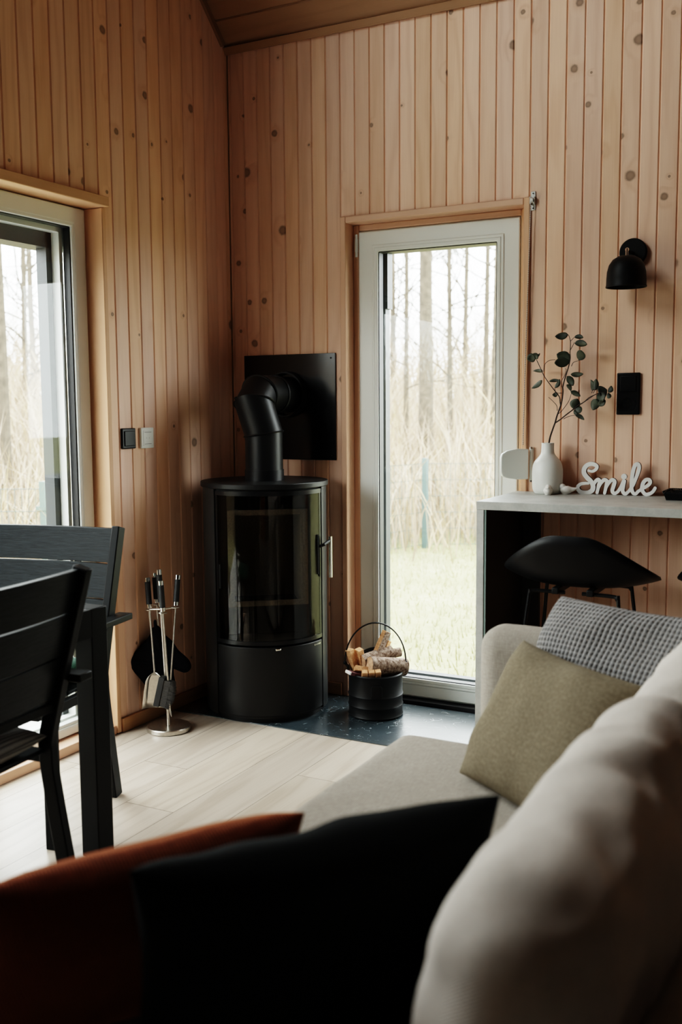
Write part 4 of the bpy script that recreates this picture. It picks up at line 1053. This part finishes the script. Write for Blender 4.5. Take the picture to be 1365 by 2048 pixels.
mb = MB(); mb.box((-.008,-.010,-.070),(.008,0,.070)); mb.build('hinge_bracket', M['white_plastic'], wd, bevel=.003)
mb = MB(); mb.tube([(0,-.014,-.062),(0,-.014,.062)], .006, 10); mb.build('hinge_pin', M['white_plastic'], wd)
hz = Vector((-.105,-.085,0)); L = hz.length; hz.normalize()
pg = [(.012,-.060),(.012,.060),(.060,.062),(.100,.055),(.122,.042),(.127,.028),(.127,-.032),(.120,-.046),(.100,-.054),(.060,-.060)]
mb = MB(); mb.prism(pg, .018, frame3(hz, (0,0,1), hz.cross(Vector((0,0,1))), Vector((0,-.016,.002))-hz.cross(Vector((0,0,1)))*.009)); mb.build('winder_case', M['white_plastic'], wd, bevel=.003)
for z in (-.066,.066):
    mb = MB(); mb.disc(.0045, 0, .003, n=12, M=frame3((1,0,0),(0,0,1),(0,-1,0),(.002,-.010,z))); mb.build('screw', M['chrome'], wd)

# ------------------------------------------------------------------ sofa
def rbox(x0, x1, y0, y1, z0, z1, rad, n=18, bulge=(0,0,0), wr=0, seed=0, wf=5, shear=None):
    """soft rounded block; uv in metres by dominant face"""
    mb = MB(); c = Vector(((x0+x1)/2,(y0+y1)/2,(z0+z1)/2)); h = Vector(((x1-x0)/2,(y1-y0)/2,(z1-z0)/2))
    for ax in range(3):
        o1, o2 = [i for i in range(3) if i != ax]
        n1 = max(12, int(n*h[o1]/max(h))); n2 = max(12, int(n*h[o2]/max(h)))
        def es(k, m, H):   # denser sampling toward the rounded edges
            q = -1+2*k/m; return H*(q*.55+.45*math.sin(q*PI/2))
        for sg_ in (-1,1):
            V = []; UV = []
            for i in range(n1+1):
                for j in range(n2+1):
                    p = Vector((0,0,0)); p[ax] = sg_*h[ax]; p[o1] = es(i,n1,h[o1]); p[o2] = es(j,n2,h[o2])
                    uvp = (p[o1]+.7, p[o2]+.7)
                    q = Vector([max(-h[k]+rad, min(h[k]-rad, p[k])) for k in range(3)]); d = p-q
                    if d.length > 1e-9: p = q+d.normalized()*rad
                    for k in range(3):
                        if bulge[k]:
                            a, b = [m for m in range(3) if m != k]
                            f = max(0, 1-(p[a]/h[a])**2)*max(0, 1-(p[b]/h[b])**2)
                            p[k] += bulge[k]*f*(p[k]/h[k])
                    if wr:
                        w3 = noise.noise(p*wf+Vector((seed,0,0)))*.6+noise.noise(p*wf*2.7+Vector((0,seed,0)))*.4
                        p += (d.normalized() if d.length > 1e-9 else Vector((0,0,0)))*wr*w3
                    if shear: p = p+Vector(shear)*((p.z+h.z)/(2*h.z))
                    V.append(c+p); UV.append(uvp)
            F = [(i*(n2+1)+j, (i+1)*(n2+1)+j, (i+1)*(n2+1)+j+1, i*(n2+1)+j+1) for i in range(n1) for j in range(n2)]
            mb.mesh(V, F, UV)
    return mb
sf = thing('sofa', 'beige woven fabric sofa with loose back cushions in the foreground', 'sofa', (1.95,-2.4,0))
def S_(mb, name, mat, **kw):
    o = mb.build(name, mat, sf, smooth=80, **kw); o.location = (-1.95,2.4,0); return o
S_(rbox(1.53,2.52,-3.40,-1.43,.07,.245,.02,n=16), 'base', M['linen'])
S_(rbox(1.495,2.30,-3.36,-1.425,.250,.405,.045,n=90,bulge=(0,0,.012),wr=.006,seed=2), 'seat_cushion', M['linen'])
S_(rbox(1.705,2.53,-1.405,-1.255,.07,.706,.062,n=80,wr=.004), 'armrest', M['linen'])
S_(rbox(1.705,2.53,-3.56,-3.405,.07,.62,.040,n=26), 'armrest', M['linen'])
S_(rbox(2.415,2.53,-3.40,-1.41,.25,.62,.035,n=26), 'back_frame', M['linen'])
S_(rbox(2.225,2.390,-2.235,-1.47,.41,.820,.08,n=44,bulge=(.035,.0,.02),wr=.018,seed=5,wf=6,shear=(.05,0,0)), 'back_cushion', M['linen_light'])
S_(rbox(2.180,2.360,-3.03,-2.245,.41,.830,.085,n=60,bulge=(.030,.015,.02),wr=.026,seed=9,wf=6,shear=(.07,0,0)), 'back_cushion', M['linen_light'])
for a in (1.60,2.40):
    for b in (-3.3,-1.55):
        mb = MB(); mb.box((a-.025,b-.025,0),(a+.025,b+.025,.071)); o = mb.build('foot', M['black'], sf); o.location = (-1.95,2.4,0)

def throw(label, w, h, th_, mat, c, wv, up, **kw):
    o = pillow(w, h, th_, n=40, **kw).build('throw_pillow', mat, smooth=80, subsurf=1); orient(o, c, wv, up); return tag(o, label, 'pillow')
throw('sage green velvet throw pillow leaning against the grey waffle pillow', .43,.36,.13, M['sage'], (2.005,-1.765,.570), (.80,-.60,-.02), (.29,.42,.87), pinch=.05, wr=.020, seed=1, wf=6)
throw('grey waffle-knit throw pillow behind the sage green one on sofa', .47,.46,.13, M['waffle'], (2.095,-1.615,.625), (.88,-.46,.03), (.45,.33,.83), pinch=.04, wr=.050, seed=4, wf=5.5)
throw('black throw pillow in the dark foreground corner of the sofa', .50,.42,.15, M['black_cloth'], (1.993,-2.80,.582), (.643,.766,.027), (.27,-.22,.94), pinch=.08, wr=.018, seed=7)
throw('rust orange throw pillow behind the black one in the foreground', .47,.36,.13, M['rust'], (1.725,-2.845,.560), (.47,.88,-.02), (.38,-.32,.87), pinch=.07, wr=.006, seed=8)

# ------------------------------------------------------------------ outside
GZ = -.42
mb = MB(); n = 24
mb.face([(-70,-40,GZ),(40,-40,GZ),(40,70,GZ),(-70,70,GZ)]); tag(mb.build('lawn', M['lawn'], smooth=0), kind='structure')
mb = MB(); x = -.17
for k in range(14):
    mb.box((x-.138,-5.5,-.10),(x,-.55,-.055),'y'); x -= .143
mb.box((x,-5.5,GZ+.001),(-.17,-.55,-.105), mi=0)
tag(mb.build('deck', M['decking'], smooth=0), kind='structure')

# welded mesh fence
pA, pB = Vector((-2.085,7.19,0)), Vector((-3.68,2.54,0)); P0 = pB-Vector((.885,.466,0))*5.0; P3 = pA+Vector((.90,.43,0))*7.5
fence = thing('garden_fence', 'green grey welded mesh garden fence beyond the lawn', 'fence', (pB.x,pB.y,GZ))
off = Vector((pB.x,pB.y,GZ)); mb = MB(); ht = 1.03
def bar(p, q, r):
    p, q = Vector(p)-off, Vector(q)-off; d = (q-p).normalized(); s_ = d.orthogonal().normalized(); t_ = d.cross(s_)
    V = [c+s_*r*math.cos(a)+t_*r*math.sin(a) for c in (p,q) for a in (0,2*PI/3,4*PI/3)]
    mb.mesh(V, [(0,1,4,3),(1,2,5,4),(2,0,3,5)])
for a, b in ((P0,pB),(pB,pA),(pA,P3)):
    L = (b-a).length; d = (b-a)/L; k = 0.0
    while k < L:
        p = a+d*k; bar((p.x,p.y,GZ+.04),(p.x,p.y,GZ+ht),.0035); k += .06
    for j in range(6):
        z = GZ+.05+j*.195; bar((a.x,a.y,z),(b.x,b.y,z),.004)
mb.build('wire_mesh', M['fence'], fence, smooth=0, merge=False, recalc=False)
posts = [P0, P0+(pB-P0)*.5, pB, pB+(pA-pB)*.5, pA, pA+(P3-pA)*.33, pA+(P3-pA)*.66, P3]
for p in posts:
    mb = MB(); q = Vector((p.x,p.y,GZ))-off; mb.box((q.x-.032,q.y-.032,0),(q.x+.032,q.y+.032,1.09)); mb.box((q.x-.07,q.y-.04,.84),(q.x+.07,q.y+.04,.875)) if p in (pB,) else None
    mb.build('post', M['fence'], fence, smooth=0)

# trees
def tree(label, x, y, r, h, seed, lean=(0,0), nb=26, low=.22, blen=.30):
    rg = random.Random(seed); tk = MB(); bm_ = MB(); N = 12
    path = []; off_ = Vector((0,0,0))
    for i in range(N+1):
        q = i/N; off_ += Vector((rg.gauss(0,.035)*r*8, rg.gauss(0,.035)*r*8, 0))
        path.append(Vector((lean[0]*q*h, lean[1]*q*h, q*h))+off_*q)
    rad = [r*(1.25 if i == 0 else 1)*(1-.86*i/N) for i in range(N+1)]
    tk.tube(path, rad, 10)
    def branch(p, d, L, rr_, lv):
        m = 5; P = [p]; dd = d.normalized()
        for i in range(m):
            dd = (dd+Vector((rg.gauss(0,.20), rg.gauss(0,.20), rg.gauss(.05,.12)))).normalized(); P.append(P[-1]+dd*L/m)
        bm_.tube(P, [rr_*(1-.8*i/m) for i in range(m+1)], 4 if lv else 5, caps=False)
        if lv < 2:
            for k in range(5 if lv == 0 else 3):
                i = rg.randint(1, m); s_ = Vector((rg.gauss(0,1), rg.gauss(0,1), rg.gauss(.3,.5)))
                branch(P[i], (P[i]-P[i-1]).normalized()*1.0+s_.normalized()*.9, L*rg.uniform(.35,.6), rr_*.5, lv+1)
    for k in range(nb):
        q = low+(1-low)*(k+rg.random())/nb; i = min(N-1, int(q*N)); p = path[i].lerp(path[i+1], q*N-i)
        a = rg.uniform(0, 2*PI); d = Vector((math.cos(a), math.sin(a), rg.uniform(.15,.9)))
        branch(p, d, h*blen*(1.15-q)*rg.uniform(.5,1.1), max(.006, r*(1-.86*q)*.38), 0)
    o = tk.build('bare_tree', M['bark']); o.location = (x,y,GZ); tag(o, label, 'tree', 'bare trees outside')
    b = bm_.build('branches', M['twig'], o, merge=False, recalc=False)
tree('thickest bare tree trunk seen through the middle of the glass door', -3.30, 10.05, .125, 13, 1, (.004,0), 22, .42, .26)
tree('slender tree at the right edge of the glass door view, left of its twin', -3.55, 13.3, .060, 11, 2, (.012,.004), 22, .3, .2)
tree('slender tree at the far right edge of the glass door view', -3.05, 12.4, .065, 11.5, 3, (.008,0), 22, .32, .2)
tree('crooked thin tree just right of the thick trunk in the door view', -3.70, 12.1, .055, 10, 4, (-.012,0), 26, .2, .26)
tree('thin straight tree left of the thick trunk in the door view', -3.95, 10.8, .050, 9, 5, (.004,0), 26, .22, .26)
tree('faint far tree at the left edge of the glass door view', -6.25, 15.3, .08, 11, 6, (0,0), 26, .2, .28)
tree('faint far tree behind the crooked thin tree in the door view', -5.3, 16.9, .07, 12, 7, (.01,0), 30, .2, .28)
tree('dark mottled tree trunk at the left edge of the window view', -5.80, 4.15, .068, 10, 8, (-.012,.0), 20, .42, .22)
tree('thin leaning tree right of the dark trunk in the window view', -9.3, 7.9, .060, 9, 9, (.015,.01), 30, .18, .28)
tree('far slim tree in the middle of the window view', -12.1, 11.0, .075, 11, 10, (0,0), 30, .18, .3)
tree('far slim tree at the right of the window view', -14.6, 14.2, .085, 12, 11, (0,0), 30, .18, .3)

# dry undergrowth: nobody could count the stems
mb = MB(); rg = random.Random(11)
def clump(cx, cy, spread, n, hmin, hmax):
    for _ in range(n):
        x, y = rg.gauss(cx, spread), rg.gauss(cy, spread)
        h = rg.uniform(hmin, hmax); dx, dy = rg.gauss(0,.34)*h, rg.gauss(0,.34)*h; w = rg.uniform(.004,.012)*(1+h*.2); a = rg.uniform(0,PI)
        s_ = Vector((math.cos(a)*w, math.sin(a)*w, 0)); p = Vector((x,y,GZ)); q = p+Vector((dx*.4,dy*.4,h*.6)); r_ = p+Vector((dx,dy,h)); rn = max(0, min(1, rg.gauss(.5,.25)))
        mb.face([p-s_, p+s_, q+s_*.7, q-s_*.7], None, rn); mb.face([q-s_*.7, q+s_*.7, r_], None, rn)
for k in range(430):
    # a belt behind both fence runs
    d = rg.uniform(.8, 9.0)
    if rg.random() < .5:
        p = pA.lerp(P3, rg.uniform(-.25,.7)) if rg.random() < .4 else pB.lerp(pA, rg.random()); nrm_ = Vector((-.55,.83,0))
    else:
        p = P0.lerp(pB, rg.uniform(-.5,1.0)); nrm_ = Vector((-.466,.885,0))
    p = p+nrm_*d
    clump(p.x, p.y, .8, 85, .25+.08*d, .85+.30*d)
for k in range(260):  # unseen brush added to break the bare horizon reflected in the door glass
    d = rg.uniform(9, 17); a = rg.uniform(R(165), R(262)); clump(1+d*math.cos(a)*1.15, -1.5+d*math.sin(a), 1.0, 70, .8, 3.6)
for k in range(160):
    d = rg.uniform(19, 27); a = rg.uniform(R(95), R(165)); clump(d*math.cos(a), d*math.sin(a), 1.6, 70, 1.6, 5.2)
tag(mb.build('undergrowth', M['thicket'], smooth=0, merge=False, recalc=False), 'pale dry brush and reeds behind the garden fence, some added for glass reflections', 'undergrowth', kind='stuff')
mb = MB()
for k in range(16000):
    x, y = rg.uniform(-5.5,1.5), rg.uniform(.7,8.5)
    h = rg.uniform(.03,.10); a = rg.uniform(0,PI); s_ = Vector((math.cos(a),math.sin(a),0))*.006
    p = Vector((x,y,GZ)); q = p+Vector((rg.gauss(0,.02), rg.gauss(0,.02), h)); mb.face([p-s_, p+s_, q], None, rg.uniform(.5,1))
tag(mb.build('lawn_grass', M['grass'], smooth=0, merge=False, recalc=False), 'short pale dry grass on the lawn outside the glass door', 'grass', kind='stuff')

# ------------------------------------------------------------------ light
w = bpy.data.worlds.new('overcast'); SC.world = w; w.use_nodes = True; nt = w.node_tree; nt.nodes.clear()
out = nt.nodes.new('ShaderNodeOutputWorld'); bg = nt.nodes.new('ShaderNodeBackground'); bg.inputs[0].default_value = (.955,1.0,1.01,1); bg.inputs[1].default_value = 5.0
nt.links.new(bg.outputs[0], out.inputs[0])
def portal(name, loc, rot, sx, sy):
    l = bpy.data.lights.new(name, 'AREA'); l.shape = 'RECTANGLE'; l.size = sx; l.size_y = sy; l.cycles.is_portal = True
    o = bpy.data.objects.new(name, l); COL.objects.link(o); o.location = loc; o.rotation_euler = rot
portal('window_portal', (-.16,(WY0+WY1)/2,1.03), (R(90),0,R(-90)), WY1-WY0, 2.0)
portal('gable_portal', (-.16,(GY0+GY1)/2,(GZ0+GZ1)/2), (R(90),0,R(-90)), GY1-GY0, GZ1-GZ0)
portal('door_portal', (.99,.16,1.03), (R(-90),0,0), .75, 2.0)

# ------------------------------------------------------------------ camera
cd = bpy.data.cameras.new('camera'); cam = bpy.data.objects.new('camera', cd); COL.objects.link(cam); SC.camera = cam
rv, uvv, fv = Vector((.88470467,.46609512,-.00727875)), Vector((-.04270273,.09658406,.99440837)), Vector((-.4641919,.8794469,-.1053519))
cam.matrix_world = frame3(rv, uvv, -fv, (2.61867889,-3.89781893,1.3))
cd.sensor_fit = 'AUTO'; cd.sensor_width = 36; cd.lens = 2002.65/2048*36
cd.clip_start = .02; cd.clip_end = 300
cd.dof.use_dof = True; cd.dof.focus_distance = 4.15; cd.dof.aperture_fstop = 2.8
SC.view_settings.view_transform = 'Filmic'; SC.view_settings.look = 'High Contrast'; SC.view_settings.exposure = 1.5; SC.view_settings.gamma = 1.0
SC.cycles.use_denoising = True; SC.cycles.max_bounces = 10; SC.cycles.diffuse_bounces = 6; SC.cycles.transparent_max_bounces = 16
SC.cycles.sample_clamp_indirect = 6.0; SC.cycles.caustics_reflective = False; SC.cycles.caustics_refractive = False
